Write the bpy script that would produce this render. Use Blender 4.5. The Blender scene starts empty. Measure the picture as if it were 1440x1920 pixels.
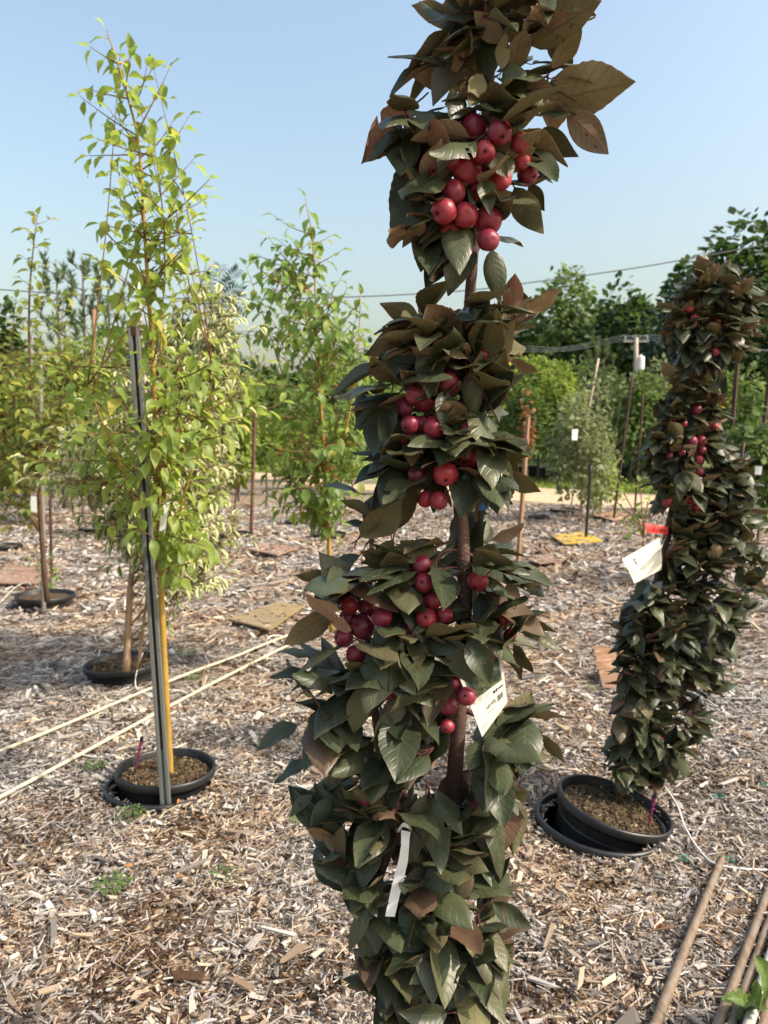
import bpy, math, random
import numpy as np
from mathutils import Vector, Matrix, Quaternion

random.seed(7)
RNG = np.random.default_rng(7)
SC = bpy.context.scene
COL = SC.collection
R = math.radians

# ------------------------------------------------------------------ camera
F = 1442.0            # focal length in photo pixels (1440 x 1920)
PITCH = R(5.55)
CAMH = 1.5
cam = bpy.data.cameras.new('camera')
cam.sensor_fit = 'VERTICAL'
cam.sensor_height = 36.0
cam.lens = 36.0 * F / 1920.0
cam.clip_start = 0.05
cam.clip_end = 2000
cam.dof.use_dof = True
cam.dof.focus_distance = 1.28
cam.dof.aperture_fstop = 7.5
cam_o = bpy.data.objects.new('camera', cam)
COL.objects.link(cam_o)
cam_o.location = (0, 0, CAMH)
cam_o.rotation_euler = (math.pi / 2 - PITCH, 0, 0)
SC.camera = cam_o

# ------------------------------------------------------------------ light
SUN_EL, SUN_AZ = R(43), (0.94, -0.34)      # azimuth: horizontal direction towards the sun
_l = math.hypot(*SUN_AZ)
S = Vector((SUN_AZ[0] / _l * math.cos(SUN_EL), SUN_AZ[1] / _l * math.cos(SUN_EL), math.sin(SUN_EL)))
w = bpy.data.worlds.new('World')
SC.world = w
w.use_nodes = True
nt = w.node_tree
bg = nt.nodes['Background']
sky = nt.nodes.new('ShaderNodeTexSky')
sky.sky_type = 'NISHITA'
sky.sun_disc = False
sky.sun_elevation = SUN_EL
sky.sun_rotation = math.atan2(S.x, S.y)
sky.altitude = 0
sky.air_density = 1.7
sky.dust_density = 5.6
sky.ozone_density = 1.7
nt.links.new(sky.outputs[0], bg.inputs[0])
bg.inputs[1].default_value = 0.15
sun = bpy.data.lights.new('sun', 'SUN')
sun.energy = 3.1
sun.angle = R(1.0)
sun.color = (1.0, 0.90, 0.76)
sun_o = bpy.data.objects.new('sun', sun)
COL.objects.link(sun_o)
sun_o.rotation_euler = (-S).to_track_quat('-Z', 'Y').to_euler()
sun_o.location = (6, -4, 8)
SC.view_settings.view_transform = 'Standard'
SC.view_settings.look = 'None'
SC.view_settings.exposure = 0.87
SC.view_settings.gamma = 1
SC.view_settings.use_curve_mapping = False

# ------------------------------------------------------------------ helpers
CT, ST = math.cos(PITCH), math.sin(PITCH)

def ray(px, py):
    a, b = (px - 720) / F, (960 - py) / F
    return Vector((a, CT + b * ST, -ST + b * CT))

def P(px, py, Y):
    d = ray(px, py)
    return d * (Y / d.y) + Vector((0, 0, CAMH))

def PZ(px, py, z=0.0):
    d = ray(px, py)
    return d * ((z - CAMH) / d.z) + Vector((0, 0, CAMH))

def proj(p):
    v = Vector(p) - Vector((0, 0, CAMH))
    f = v.y * CT - v.z * ST
    u = v.y * ST + v.z * CT
    return 720 + v.x / f * F, 960 - u / f * F, f

def rnd(a, b):
    return random.uniform(a, b)

def mesh_np(name, verts, quads=None, tris=None, uv=None, mats=(), midx=None, smooth=False):
    """fast mesh from numpy arrays; quads (n,4), tris (m,3); uv per vertex (n,2)"""
    me = bpy.data.meshes.new(name)
    verts = np.asarray(verts, dtype=np.float32)
    nq = 0 if quads is None else len(quads)
    ntr = 0 if tris is None else len(tris)
    loops = []
    if nq: loops.append(np.asarray(quads, dtype=np.int32).ravel())
    if ntr: loops.append(np.asarray(tris, dtype=np.int32).ravel())
    loops = np.concatenate(loops)
    me.vertices.add(len(verts))
    me.vertices.foreach_set('co', verts.ravel())
    me.loops.add(len(loops))
    me.loops.foreach_set('vertex_index', loops)
    me.polygons.add(nq + ntr)
    start = np.concatenate([np.arange(nq) * 4, nq * 4 + np.arange(ntr) * 3]).astype(np.int32)
    tot = np.concatenate([np.full(nq, 4), np.full(ntr, 3)]).astype(np.int32)
    me.polygons.foreach_set('loop_start', start)
    me.polygons.foreach_set('loop_total', tot)
    if midx is not None:
        me.polygons.foreach_set('material_index', np.asarray(midx, dtype=np.int32))
    if smooth:
        me.polygons.foreach_set('use_smooth', np.ones(nq + ntr, dtype=bool))
    for m in mats: me.materials.append(m)
    if uv is not None:
        l = me.uv_layers.new(name='UVMap')
        l.data.foreach_set('uv', np.asarray(uv, dtype=np.float32)[loops].ravel())
    if not smooth: me.shade_flat()
    me.update()
    me.validate()
    return me

class MB:
    """collects simple shapes into one mesh"""
    def __init__(self): self.v, self.f, self.m, self.uv = [], [], [], []
    def add(self, vs, fs, mi=0):
        o = len(self.v)
        self.v += [tuple(x) for x in vs]
        self.f += [tuple(i + o for i in f) for f in fs]
        self.m += [mi] * len(fs)
        return self
    def box(self, c, s, rot=None, mi=0, jit=0):
        c = Vector(c)
        q = []
        for k in range(8):
            p = Vector(((k & 1) - .5, ((k >> 1) & 1) - .5, (k >> 2) - .5))
            p = Vector((p.x * s[0], p.y * s[1], p.z * s[2]))
            if jit: p += Vector((rnd(-jit, jit), rnd(-jit, jit), rnd(-jit, jit)))
            if rot: p = rot @ p
            q.append(c + p)
        return self.add(q, [(0, 2, 3, 1), (4, 5, 7, 6), (0, 1, 5, 4), (2, 6, 7, 3), (0, 4, 6, 2), (1, 3, 7, 5)], mi)
    def tube(self, pts, rad, seg=8, mi=0, cap=True):
        pts = [Vector(p) for p in pts]
        n = len(pts)
        if not hasattr(rad, '__len__'): rad = [rad] * n
        rings, fs = [], []
        t = (pts[1] - pts[0]).normalized()
        ref = Vector((0, 1, 0)) if abs(t.y) < .9 else Vector((1, 0, 0))
        x = t.cross(ref).normalized()
        for i in range(n):
            t = (pts[min(i + 1, n - 1)] - pts[max(i - 1, 0)]).normalized()
            x = (x - t * x.dot(t)).normalized()
            y = t.cross(x)
            for k in range(seg):
                a = 2 * math.pi * k / seg
                rings.append(pts[i] + (x * math.cos(a) + y * math.sin(a)) * rad[i])
        for i in range(n - 1):
            for k in range(seg):
                k2 = (k + 1) % seg
                fs.append((i * seg + k, i * seg + k2, (i + 1) * seg + k2, (i + 1) * seg + k))
        if cap:
            fs.append(tuple(range(seg - 1, -1, -1)))
            fs.append(tuple((n - 1) * seg + k for k in range(seg)))
        return self.add(rings, fs, mi)
    def lathe(self, prof, seg=32, mi=0, wob=None, close=False):
        vs, fs = [], []
        n = len(prof)
        for i, (r, z) in enumerate(prof):
            for k in range(seg):
                a = 2 * math.pi * k / seg
                rr = r * (1 + (wob(a, i) if wob else 0))
                vs.append((rr * math.cos(a), rr * math.sin(a), z))
        for i in range(n - 1):
            for k in range(seg):
                k2 = (k + 1) % seg
                fs.append((i * seg + k, i * seg + k2, (i + 1) * seg + k2, (i + 1) * seg + k))
        return self.add(vs, fs, mi)
    def mesh(self, name, mats, smooth=False):
        me = bpy.data.meshes.new(name)
        me.from_pydata(self.v, [], self.f)
        me.polygons.foreach_set('material_index', self.m)
        if smooth: me.polygons.foreach_set('use_smooth', [True] * len(self.f))
        for m in (mats if isinstance(mats, (list, tuple)) else [mats]): me.materials.append(m)
        me.update()
        return me
    def build(self, name, mats, parent=None, smooth=False, base=None):
        if base is not None:
            b = Vector(base)
            self.v = [tuple(Vector(v) - b) for v in self.v]
        return obj(name, self.mesh(name, mats, smooth), parent, loc=base if (base is not None and parent is None) else None)

def obj(name, me, parent=None, loc=None, rot=None, scale=None):
    o = bpy.data.objects.new(name, me)
    COL.objects.link(o)
    if parent is not None: o.parent = parent
    if loc is not None: o.location = loc
    if rot is not None:
        o.rotation_mode = 'QUATERNION'
        o.rotation_quaternion = rot
    if scale is not None: o.scale = scale if hasattr(scale, '__len__') else (scale,) * 3
    return o

def tag(o, label=None, cat=None, group=None, kind=None):
    if label: o['label'] = label
    if cat: o['category'] = cat
    if group: o['group'] = group
    if kind: o['kind'] = kind
    return o

def thing(name, label, cat, loc=(0, 0, 0), group=None, rot=None):
    o = bpy.data.objects.new(name, None)
    COL.objects.link(o)
    o.empty_display_size = .05
    o.location = loc
    if rot is not None: o.rotation_euler = rot
    return tag(o, label, cat, group)

def smooth_path(pts, n=4):
    pts = [Vector(p) for p in pts]
    if len(pts) < 3: return pts
    ext = [pts[0] * 2 - pts[1]] + pts + [pts[-1] * 2 - pts[-2]]
    out = []
    for i in range(1, len(ext) - 2):
        a, b, c, d = ext[i - 1:i + 3]
        for k in range(n):
            t = k / n
            out.append(.5 * ((2 * b) + (c - a) * t + (2 * a - 5 * b + 4 * c - d) * t * t + (3 * b - a - 3 * c + d) * t ** 3))
    out.append(pts[-1])
    return out

def frame(d, n):
    """rotation whose +Y runs along d and whose +Z is close to n"""
    y = Vector(d).normalized()
    z = Vector(n) - y * Vector(n).dot(y)
    if z.length < 1e-4: z = y.orthogonal()
    z.normalize()
    x = y.cross(z)
    return Matrix((x, y, z)).transposed()

# ------------------------------------------------------------------ materials
class NM:
    def __init__(self, name):
        self.m = bpy.data.materials.new(name)
        self.m.use_nodes = True
        self.t = self.m.node_tree
        self.b = self.t.nodes['Principled BSDF']
        self.out = self.t.nodes['Material Output']
    def n(self, typ, **kw):
        nd = self.t.nodes.new('ShaderNode' + typ)
        for k, v in kw.items():
            if k.startswith('i_'):
                key = k[2:]
                nd.inputs[int(key) if key.isdigit() else key].default_value = v
            else: setattr(nd, k, v)
        return nd
    def l(self, a, b): self.t.links.new(a, b)
    def ramp(self, fac, stops, interp='LINEAR'):
        r = self.n('ValToRGB')
        cr = r.color_ramp
        cr.interpolation = interp
        while len(cr.elements) < len(stops): cr.elements.new(.5)
        for e, (p, c) in zip(cr.elements, stops):
            e.position = p
            e.color = (*c, 1) if len(c) == 3 else c
        self.l(fac, r.inputs[0])
        return r.outputs[0]
    def math(self, op, a, b=None, clamp=False):
        nd = self.n('Math', operation=op)
        nd.use_clamp = clamp
        for i, x in enumerate((a, b)):
            if x is None: continue
            if isinstance(x, (int, float)): nd.inputs[i].default_value = x
            else: self.l(x, nd.inputs[i])
        return nd.outputs[0]
    def mix(self, fac, a, b, mode='MIX'):
        nd = self.n('MixRGB', blend_type=mode)
        for i, x in enumerate((fac, a, b)):
            if isinstance(x, (int, float)): nd.inputs[i].default_value = x
            elif isinstance(x, tuple): nd.inputs[i].default_value = (*x, 1)
            else: self.l(x, nd.inputs[i])
        return nd.outputs[0]
    def noise(self, scale, detail=3, vec=None, rough=.55, obj=True):
        nd = self.n('TexNoise')
        nd.inputs['Scale'].default_value = scale
        nd.inputs['Detail'].default_value = detail
        nd.inputs['Roughness'].default_value = rough
        if vec is None:
            tc = self.n('TexCoord')
            vec = tc.outputs['Object']
        self.l(vec, nd.inputs['Vector'])
        return nd.outputs['Fac']
    def geo_pos(self):
        return self.n('NewGeometry').outputs['Position']
    def rand(self):
        """one random value for each leaf or piece, whether an object of its own or an island of a joined mesh"""
        g = self.n('NewGeometry').outputs['Random Per Island']
        o = self.n('ObjectInfo').outputs['Random']
        return self.math('FRACT', self.math('ADD', g, o))
    def bump(self, h, strength=.3, dist=.01):
        b = self.n('Bump')
        b.inputs['Strength'].default_value = strength
        b.inputs['Distance'].default_value = dist
        self.l(h, b.inputs['Height'])
        self.l(b.outputs[0], self.b.inputs['Normal'])
        return b.outputs[0]
    def set(self, col=None, rough=.6, spec=.5, metal=0):
        if col is not None:
            if isinstance(col, tuple): self.b.inputs['Base Color'].default_value = (*col, 1)
            else: self.l(col, self.b.inputs['Base Color'])
        if isinstance(rough, (int, float)): self.b.inputs['Roughness'].default_value = rough
        else: self.l(rough, self.b.inputs['Roughness'])
        self.b.inputs['Specular IOR Level'].default_value = spec
        self.b.inputs['Metallic'].default_value = metal
        return self.m

def simple(name, col, rough=.6, spec=.4, var=.25, scale=30, bump=.15, metal=0):
    m = NM(name)
    nz = m.noise(scale, 4)
    c = m.mix(m.math('MULTIPLY', nz, 1.0), tuple(x * (1 - var) for x in col), tuple(min(1, x * (1 + var)) for x in col))
    if bump: m.bump(nz, bump, .004)
    return m.set(c, rough, spec, metal)

def uv_xy(m):
    s = m.n('SeparateXYZ')
    u = m.n('UVMap')
    m.l(u.outputs[0], s.inputs[0])
    return s.outputs[0], s.outputs[1]

def leaf_mat(name, stops, trans, tfac=.35, rough=.45, spec=.35, vein=(0, 0, 0), vfac=.4, variegated=None, blotch=None, brown=None, nveins=8):
    """stops: colour ramp over the per-leaf random value; trans: transmitted colour"""
    m = NM(name)
    r = m.rand()
    c = m.ramp(r, stops)
    u, v = uv_xy(m)
    au = m.math('ABSOLUTE', u)
    lat = m.math('SINE', m.math('MULTIPLY', m.math('SUBTRACT', v, m.math('MULTIPLY', au, .22)), nveins * 2 * math.pi))
    latm = m.math('POWER', m.math('MULTIPLY_ADD', lat, .5), 10) if False else m.math('POWER', m.math('ADD', m.math('MULTIPLY', lat, .5), .5), 9)
    mid = m.math('LESS_THAN', au, .045)
    vv = m.math('MAXIMUM', m.math('MULTIPLY', latm, .55), mid)
    nz = m.noise(45, 4)
    c = m.mix(m.math('MULTIPLY', m.math('SUBTRACT', nz, .35, True), .6), c, tuple(min(1, x * 1.6) for x in stops[len(stops) // 2][1]))
    c = m.mix(m.math('MULTIPLY', vv, vfac), c, vein)
    if brown:
        e = m.math('ADD', au, m.math('MULTIPLY', m.math('SUBTRACT', m.noise(30, 3), .5), .9))
        e = m.math('MULTIPLY', m.math('SUBTRACT', e, .86), 5, True)
        c = m.mix(m.math('MULTIPLY', e, .6), c, brown)
    if blotch:
        sp = m.math('GREATER_THAN', m.noise(38, 2), .69)
        c = m.mix(m.math('MULTIPLY', sp, .75), c, blotch)
    if variegated:
        e = m.math('ADD', au, m.math('MULTIPLY', m.math('SUBTRACT', m.noise(60, 2), .5), .5))
        e = m.math('MULTIPLY', m.math('SUBTRACT', e, .36), 9, True)
        c = m.mix(e, c, variegated)
    m.set(c, rough, spec)
    h = m.math('ADD', m.math('MULTIPLY', vv, -1.0), m.math('MULTIPLY', nz, .35))
    m.bump(h, .30, .002)
    tr = m.n('BsdfTranslucent')
    if variegated:
        tc = m.mix(e, trans, variegated)
    else:
        tc = m.mix(.5, trans, m.mix(1.0, c, (2.2, 2.2, 2.2), 'MULTIPLY'))
    m.l(tc, tr.inputs[0])
    mx = m.n('MixShader')
    mx.inputs[0].default_value = tfac
    m.l(m.b.outputs[0], mx.inputs[1])
    m.l(tr.outputs[0], mx.inputs[2])
    m.l(mx.outputs[0], m.out.inputs[0])
    return m.m

M = {}
# crab apple leaves: dark green above, tan felt below
M['apple_top'] = leaf_mat('apple_leaf_top', [(0, (.024, .037, .019)), (.45, (.041, .056, .027)), (.78, (.070, .084, .039)), (.90, (.086, .082, .042)), (.96, (.105, .075, .045)), (1, (.12, .062, .043))],
                          (.16, .15, .03), .17, .40, .40, (.10, .11, .055), .40, blotch=(.11, .085, .05), brown=(.075, .06, .035))
M['apple_under'] = leaf_mat('apple_leaf_underside', [(0, (.105, .115, .052)), (.4, (.165, .155, .075)), (.7, (.25, .205, .115)), (.9, (.36, .25, .165)), (1, (.24, .115, .08))],
                            (.20, .13, .05), .18, .75, .2, (.13, .075, .05), .55, blotch=(.10, .05, .035), brown=(.24, .13, .09))
M['petiole'] = simple('leaf_stalk', (.10, .035, .035), .5, .3, .3, 60, 0)
M['lime_leaf'] = leaf_mat('lime_green_leaf', [(0, (.095, .155, .028)), (.4, (.15, .215, .038)), (.8, (.215, .275, .055)), (.95, (.29, .32, .075)), (1, (.44, .37, .07))],
                          (.52, .62, .09), .45, .42, .4, (.26, .34, .10), .35, nveins=6)
M['green_leaf'] = leaf_mat('mid_green_leaf', [(0, (.065, .125, .030)), (.5, (.105, .175, .038)), (.9, (.17, .24, .055)), (1, (.32, .30, .07))],
                           (.38, .50, .08), .42, .42, .4, (.18, .26, .08), .35, nveins=6)
M['variegated_leaf'] = leaf_mat('variegated_leaf', [(0, (.06, .115, .03)), (1, (.12, .17, .05))], (.25, .35, .08), .35, .5, .35, (.2, .28, .1), .2, variegated=(.66, .64, .36), nveins=5)
M['crab_leaf'] = leaf_mat('yellow_green_leaf', [(0, (.07, .11, .025)), (.5, (.13, .17, .036)), (.85, (.20, .23, .05)), (1, (.42, .36, .06))],
                          (.40, .46, .06), .42, .5, .35, (.2, .24, .08), .3, nveins=6)
M['weed_leaf'] = leaf_mat('weed_leaf', [(0, (.055, .09, .028)), (1, (.12, .185, .045))], (.22, .34, .06), .3, .5, .35, (.25, .36, .15), .5, nveins=5)

def far_leaf(name, a, b, c, t):
    return leaf_mat(name, [(0, a), (.55, b), (1, c)], t, .28, .6, .25, b, 0)
M['far_dark'] = far_leaf('far_dark_foliage', (.018, .038, .012), (.032, .062, .018), (.060, .098, .028), (.10, .16, .02))
M['far_mid'] = far_leaf('far_mid_foliage', (.050, .090, .024), (.085, .135, .034), (.13, .185, .052), (.25, .33, .05))
M['far_yellow'] = far_leaf('far_yellow_green_foliage', (.09, .145, .024), (.15, .21, .036), (.24, .28, .06), (.42, .48, .06))
M['far_grey'] = far_leaf('far_grey_green_foliage', (.09, .12, .05), (.15, .18, .08), (.24, .25, .12), (.30, .34, .13))
M['far_blue'] = far_leaf('far_blue_green_foliage', (.018, .038, .026), (.032, .062, .045), (.055, .09, .065), (.06, .10, .06))
M['far_rust'] = far_leaf('far_rust_foliage', (.12, .05, .02), (.22, .10, .04), (.30, .16, .06), (.30, .15, .05))
M['needle'] = far_leaf('pine_needles', (.05, .085, .028), (.085, .125, .045), (.14, .175, .075), (.16, .22, .06))

def bark(name, a, b, c, scale=40, rough=.8, spots=None):
    m = NM(name)
    tc = m.n('TexCoord')
    mp = m.n('Mapping')
    mp.inputs['Scale'].default_value = (1, 1, .28)
    m.l(tc.outputs['Object'], mp.inputs[0])
    n1 = m.noise(scale, 6, mp.outputs[0], .65)
    n2 = m.noise(scale * .22, 3)
    col = m.ramp(n1, [(.25, a), (.5, b), (.75, c)])
    col = m.mix(m.math('MULTIPLY', n2, .6), col, a)
    if spots:
        mp2 = m.n('Mapping')
        mp2.inputs['Scale'].default_value = (1, 1, 2.2)
        m.l(tc.outputs['Object'], mp2.inputs[0])
        sp = m.math('GREATER_THAN', m.noise(scale * 3.2, 1, mp2.outputs[0]), .66)
        col = m.mix(m.math('MULTIPLY', sp, .6), col, spots)
    m.bump(n1, .6, .006)
    return m.set(col, rough, .25)
M['apple_bark'] = bark('crab_apple_bark', (.060, .032, .026), (.115, .070, .055), (.20, .14, .105), 42, .75, (.28, .21, .16))
M['twig'] = bark('red_twig', (.04, .016, .018), (.075, .03, .03), (.12, .06, .055), 60, .6)
M['yellow_bark'] = bark('yellow_bark', (.24, .14, .028), (.38, .235, .045), (.47, .33, .09), 16, .6, (.20, .16, .06))
M['orange_twig'] = bark('orange_twig', (.10, .055, .022), (.18, .10, .035), (.26, .155, .06), 30, .6)
M['tan_bark'] = bark('tan_bark', (.20, .13, .08), (.38, .26, .16), (.48, .36, .24), 24, .8, (.10, .07, .05))
M['brown_bark'] = bark('brown_bark', (.05, .03, .02), (.11, .065, .04), (.18, .12, .075), 24, .8)
M['grey_bark'] = bark('grey_bark', (.07, .06, .05), (.14, .12, .10), (.22, .20, .17), 10, .85)

def apple_mat():
    m = NM('crab_apple_skin')
    r = m.rand()
    c = m.ramp(r, [(0, (.11, .005, .020)), (.35, (.185, .008, .026)), (.7, (.25, .012, .028)), (1, (.33, .020, .028))])
    tc = m.n('TexCoord')
    mp = m.n('Mapping')
    mp.inputs['Scale'].default_value = (1, 1, .12)
    m.l(tc.outputs['Object'], mp.inputs[0])
    st = m.noise(5.5, 4, mp.outputs[0], .7)
    c = m.mix(m.math('MULTIPLY', m.math('SUBTRACT', st, .42, True), 1.2, True), c, (.30, .045, .055))
    bl = m.noise(1.6, 4)
    bf = m.math('MULTIPLY', m.math('SUBTRACT', bl, .34, True), 1.5, True)
    c = m.mix(m.math('MULTIPLY', bf, .50), c, (.26, .11, .14))
    sp = m.math('GREATER_THAN', m.noise(26, 1), .70)
    c = m.mix(m.math('MULTIPLY', sp, .35), c, (.34, .17, .13))
    m.bump(m.noise(16, 4), .12, .02)
    rg = m.math('ADD', m.math('MULTIPLY', bf, .34), .22)
    return m.set(c, rg, .42)
M['apple'] = apple_mat()
M['calyx'] = simple('apple_calyx', (.030, .018, .012), .9, .1, .4, 90, 0)
M['apple_rot'] = simple('damaged_apple_flesh', (.30, .15, .02), .7, .3, .8, 60, .5)

def chip_mat():
    m = NM('wood_chips')
    r = m.rand()
    pos = m.geo_pos()
    big = m.noise(.75, 3, pos)
    med = m.noise(2.6, 3, pos)
    warm = m.ramp(r, [(0, (.055, .028, .015)), (.14, (.13, .078, .046)), (.36, (.245, .165, .105)), (.62, (.37, .275, .19)), (.86, (.50, .405, .30)), (1, (.64, .55, .44))])
    grey = m.ramp(r, [(0, (.045, .038, .033)), (.14, (.115, .103, .093)), (.40, (.235, .217, .20)), (.72, (.36, .338, .315)), (1, (.56, .535, .505))])
    f = m.math('ADD', m.math('MULTIPLY', big, .95), m.math('MULTIPLY', med, .75))
    f = m.math('ADD', f, m.math('MULTIPLY', m.math('FRACT', m.math('MULTIPLY', r, 17.3)), .42))
    f = m.math('MULTIPLY', m.math('SUBTRACT', f, .88), 4.0, True)
    c = m.mix(f, warm, grey)
    tc = m.n('TexCoord')
    g = m.noise(170, 3, pos)
    c = m.mix(m.math('MULTIPLY', m.math('SUBTRACT', g, .40, True), .9), c, (.16, .10, .065))
    # dark damp soil patches
    d = m.noise(1.35, 3, m.math and pos)
    m.bump(g, .5, .002)
    return m.set(c, .85, .2)
M['chip'] = chip_mat()

def mulch_mat():
    m = NM('mulch_ground')
    pos = m.geo_pos()
    mp = m.n('Mapping')
    mp.inputs['Scale'].default_value = (1, 1.0, 1)
    m.l(pos, mp.inputs[0])
    # two layers of elongated cells that read as matted chips far away
    def cells(rot, sx, sy):
        q = m.n('Mapping')
        q.inputs['Rotation'].default_value = (0, 0, rot)
        q.inputs['Scale'].default_value = (sx, sy, 0)
        m.l(pos, q.inputs[0])
        vo = m.n('TexVoronoi')
        vo.inputs['Scale'].default_value = 1
        m.l(q.outputs[0], vo.inputs['Vector'])
        s = m.n('SeparateColor')
        m.l(vo.outputs['Color'], s.inputs[0])
        return s.outputs[0], vo.outputs['Distance']
    a, da = cells(.5, 55, 16)
    b, db = cells(-.8, 17, 60)
    sel = m.math('GREATER_THAN', m.noise(9, 2, pos), .5)
    r = m.math('ADD', m.math('MULTIPLY', a, m.math('SUBTRACT', 1.0, sel)), m.math('MULTIPLY', b, sel))
    warm = m.ramp(r, [(0, (.06, .036, .022)), (.25, (.14, .085, .054)), (.55, (.26, .18, .12)), (1, (.46, .37, .27))])
    grey = m.ramp(r, [(0, (.05, .042, .037)), (.3, (.125, .11, .10)), (.6, (.23, .21, .195)), (1, (.42, .39, .365))])
    f = m.math('ADD', m.math('MULTIPLY', m.noise(.75, 3, pos), .95), m.math('MULTIPLY', m.noise(2.6, 3, pos), .75))
    f = m.math('MULTIPLY', m.math('SUBTRACT', f, .74), 3.2, True)
    c = m.mix(f, warm, grey)
    m.bump(r, .8, .02)
    return m.set(c, .9, .15)
M['mulch'] = mulch_mat()

def ground_mix(name, a, b, c, s1, s2, bump=.4):
    m = NM(name)
    pos = m.geo_pos()
    n1, n2 = m.noise(s1, 4, pos), m.noise(s2, 4, pos)
    col = m.mix(n1, a, b)
    col = m.mix(m.math('MULTIPLY', m.math('SUBTRACT', n2, .4, True), 2.2, True), col, c)
    m.bump(n2, bump, .03)
    return m.set(col, .9, .15)
M['road'] = ground_mix('sand_track', (.42, .32, .20), (.56, .45, .30), (.34, .25, .15), 1.2, 6)
M['grass'] = ground_mix('grass_ground', (.07, .12, .02), (.13, .18, .035), (.20, .20, .07), .5, 7, .7)
M['field'] = ground_mix('field_ground', (.07, .11, .025), (.12, .15, .04), (.16, .14, .07), .1, 2, .5)
M['pavement'] = ground_mix('grey_pad', (.16, .16, .165), (.22, .22, .225), (.28, .27, .26), 1, 8, .2)
M['soil'] = ground_mix('potting_soil', (.035, .022, .014), (.09, .058, .036), (.20, .15, .085), 30, 90, .9)
M['shaded_soil'] = simple('shaded_soil', (.010, .008, .006), .9, .2, .6, 60, .5)  # near-black soil: the shade down in the sockets is put into its colour
def grit_mat():
    m = NM('bark_grit')
    c = m.ramp(m.rand(), [(0, (.018, .012, .008)), (.55, (.06, .038, .022)), (.85, (.14, .10, .05)), (1, (.30, .25, .16))])
    return m.set(c, .9, .2)
M['grit'] = grit_mat()
def damp_mat():
    m = NM('damp_bark_crumbs')
    c = m.ramp(m.rand(), [(0, (.022, .012, .007)), (.5, (.06, .033, .018)), (.85, (.12, .070, .038)), (1, (.24, .16, .09))])
    return m.set(c, .9, .2)
M['damp'] = damp_mat()
M['grit_old'] = simple('bark_grit', (.085, .058, .034), .9, .2, .9, 120, 0)

def pot_mat():
    m = NM('black_plastic')
    pos = m.n('TexCoord').outputs['Object']
    n1 = m.noise(14, 5, pos)
    c = m.mix(m.math('MULTIPLY', m.math('SUBTRACT', n1, .45, True), 1.6, True), (.010, .011, .012), (.028, .027, .025))
    m.bump(m.noise(60, 3, pos), .08, .003)
    return m.set(c, m.math('ADD', m.math('MULTIPLY', n1, .35), .24), .5)
M['pot'] = pot_mat()

def ply(name, a, b, c):
    m = NM(name)
    tc = m.n('TexCoord')
    mp = m.n('Mapping')
    mp.inputs['Scale'].default_value = (2.0, 26, 26)
    m.l(tc.outputs['Object'], mp.inputs[0])
    n1 = m.noise(1.6, 5, mp.outputs[0], .6)
    n2 = m.noise(5, 4)
    col = m.ramp(n1, [(.3, a), (.55, b), (.75, c)])
    col = m.mix(m.math('MULTIPLY', m.math('SUBTRACT', n2, .42, True), 2.4, True), col, a)
    n3 = m.noise(1.7, 5, None, .7)
    col = m.mix(m.math('MULTIPLY', m.math('SUBTRACT', n3, .45, True), 2.2, True), col, (.20, .165, .13))
    sp = m.math('GREATER_THAN', m.noise(28, 3), .64)
    col = m.mix(m.math('MULTIPLY', sp, .55), col, (.10, .07, .05))
    m.bump(n1, .35, .003)
    return m.set(col, .8, .2)
M['ply_pink'] = ply('pink_brown_plywood', (.20, .115, .08), (.31, .195, .14), (.38, .26, .19))
M['ply_yellow'] = ply('weathered_yellow_plywood', (.17, .125, .06), (.29, .22, .11), (.38, .30, .16))
M['ply_bright'] = ply('bright_yellow_plywood', (.36, .235, .035), (.48, .33, .05), (.56, .41, .09))
M['ply_brown'] = ply('striped_brown_plywood', (.20, .10, .055), (.42, .25, .15), (.58, .40, .27))
M['stake_wood'] = bark('stake_wood', (.16, .09, .05), (.30, .185, .11), (.40, .27, .17), 14, .8)
M['stake_pale'] = bark('pale_stake_wood', (.34, .27, .22), (.50, .42, .35), (.60, .52, .44), 14, .8)
M['stake_grey'] = bark('grey_stake', (.14, .13, .12), (.27, .255, .24), (.38, .36, .34), 14, .6)
M['stake_dark'] = bark('dark_brown_stake', (.03, .016, .014), (.07, .038, .030), (.12, .07, .055), 14, .7)
M['stake_red'] = bark('red_brown_stake', (.07, .03, .024), (.14, .065, .05), (.22, .12, .09), 14, .7)
def bamboo():
    m = NM('bamboo_pole')
    tc = m.n('TexCoord')
    pos = m.geo_pos()
    n1 = m.noise(9, 5, pos)
    mp = m.n('Mapping'); mp.inputs['Scale'].default_value = (34, 20, 34)
    m.l(pos, mp.inputs[0])
    n2 = m.noise(1, 6, mp.outputs[0], .7)
    r = m.rand()
    c = m.ramp(n2, [(.25, (.085, .058, .040)), (.5, (.16, .115, .080)), (.75, (.26, .20, .145))])
    c = m.mix(m.math('MULTIPLY', m.math('SUBTRACT', n1, .45, True), 1.8, True), c, (.25, .225, .19))
    m.bump(n2, .08, .001)
    return m.set(c, .55, .3)
M['bamboo'] = bamboo()
M['bamboo_pale'] = bark('pale_grey_pole', (.26, .25, .24), (.42, .40, .37), (.54, .52, .48), 12, .5)
def post_mat():
    m = NM('painted_steel_post')
    tc = m.n('TexCoord')
    n1, n2 = m.noise(55, 4), m.noise(9, 4)
    mp = m.n('Mapping'); mp.inputs['Scale'].default_value = (40, 40, 5)
    m.l(tc.outputs['Object'], mp.inputs[0])
    n3 = m.noise(1, 4, mp.outputs[0])
    c = m.mix(n2, (.075, .088, .082), (.135, .15, .142))
    sp = m.math('GREATER_THAN', m.math('ADD', m.math('MULTIPLY', n1, .6), m.math('MULTIPLY', n3, .5)), .70)
    c = m.mix(sp, c, (.060, .026, .018))
    m.bump(n1, .2, .002)
    return m.set(c, .5, .4)
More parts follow.
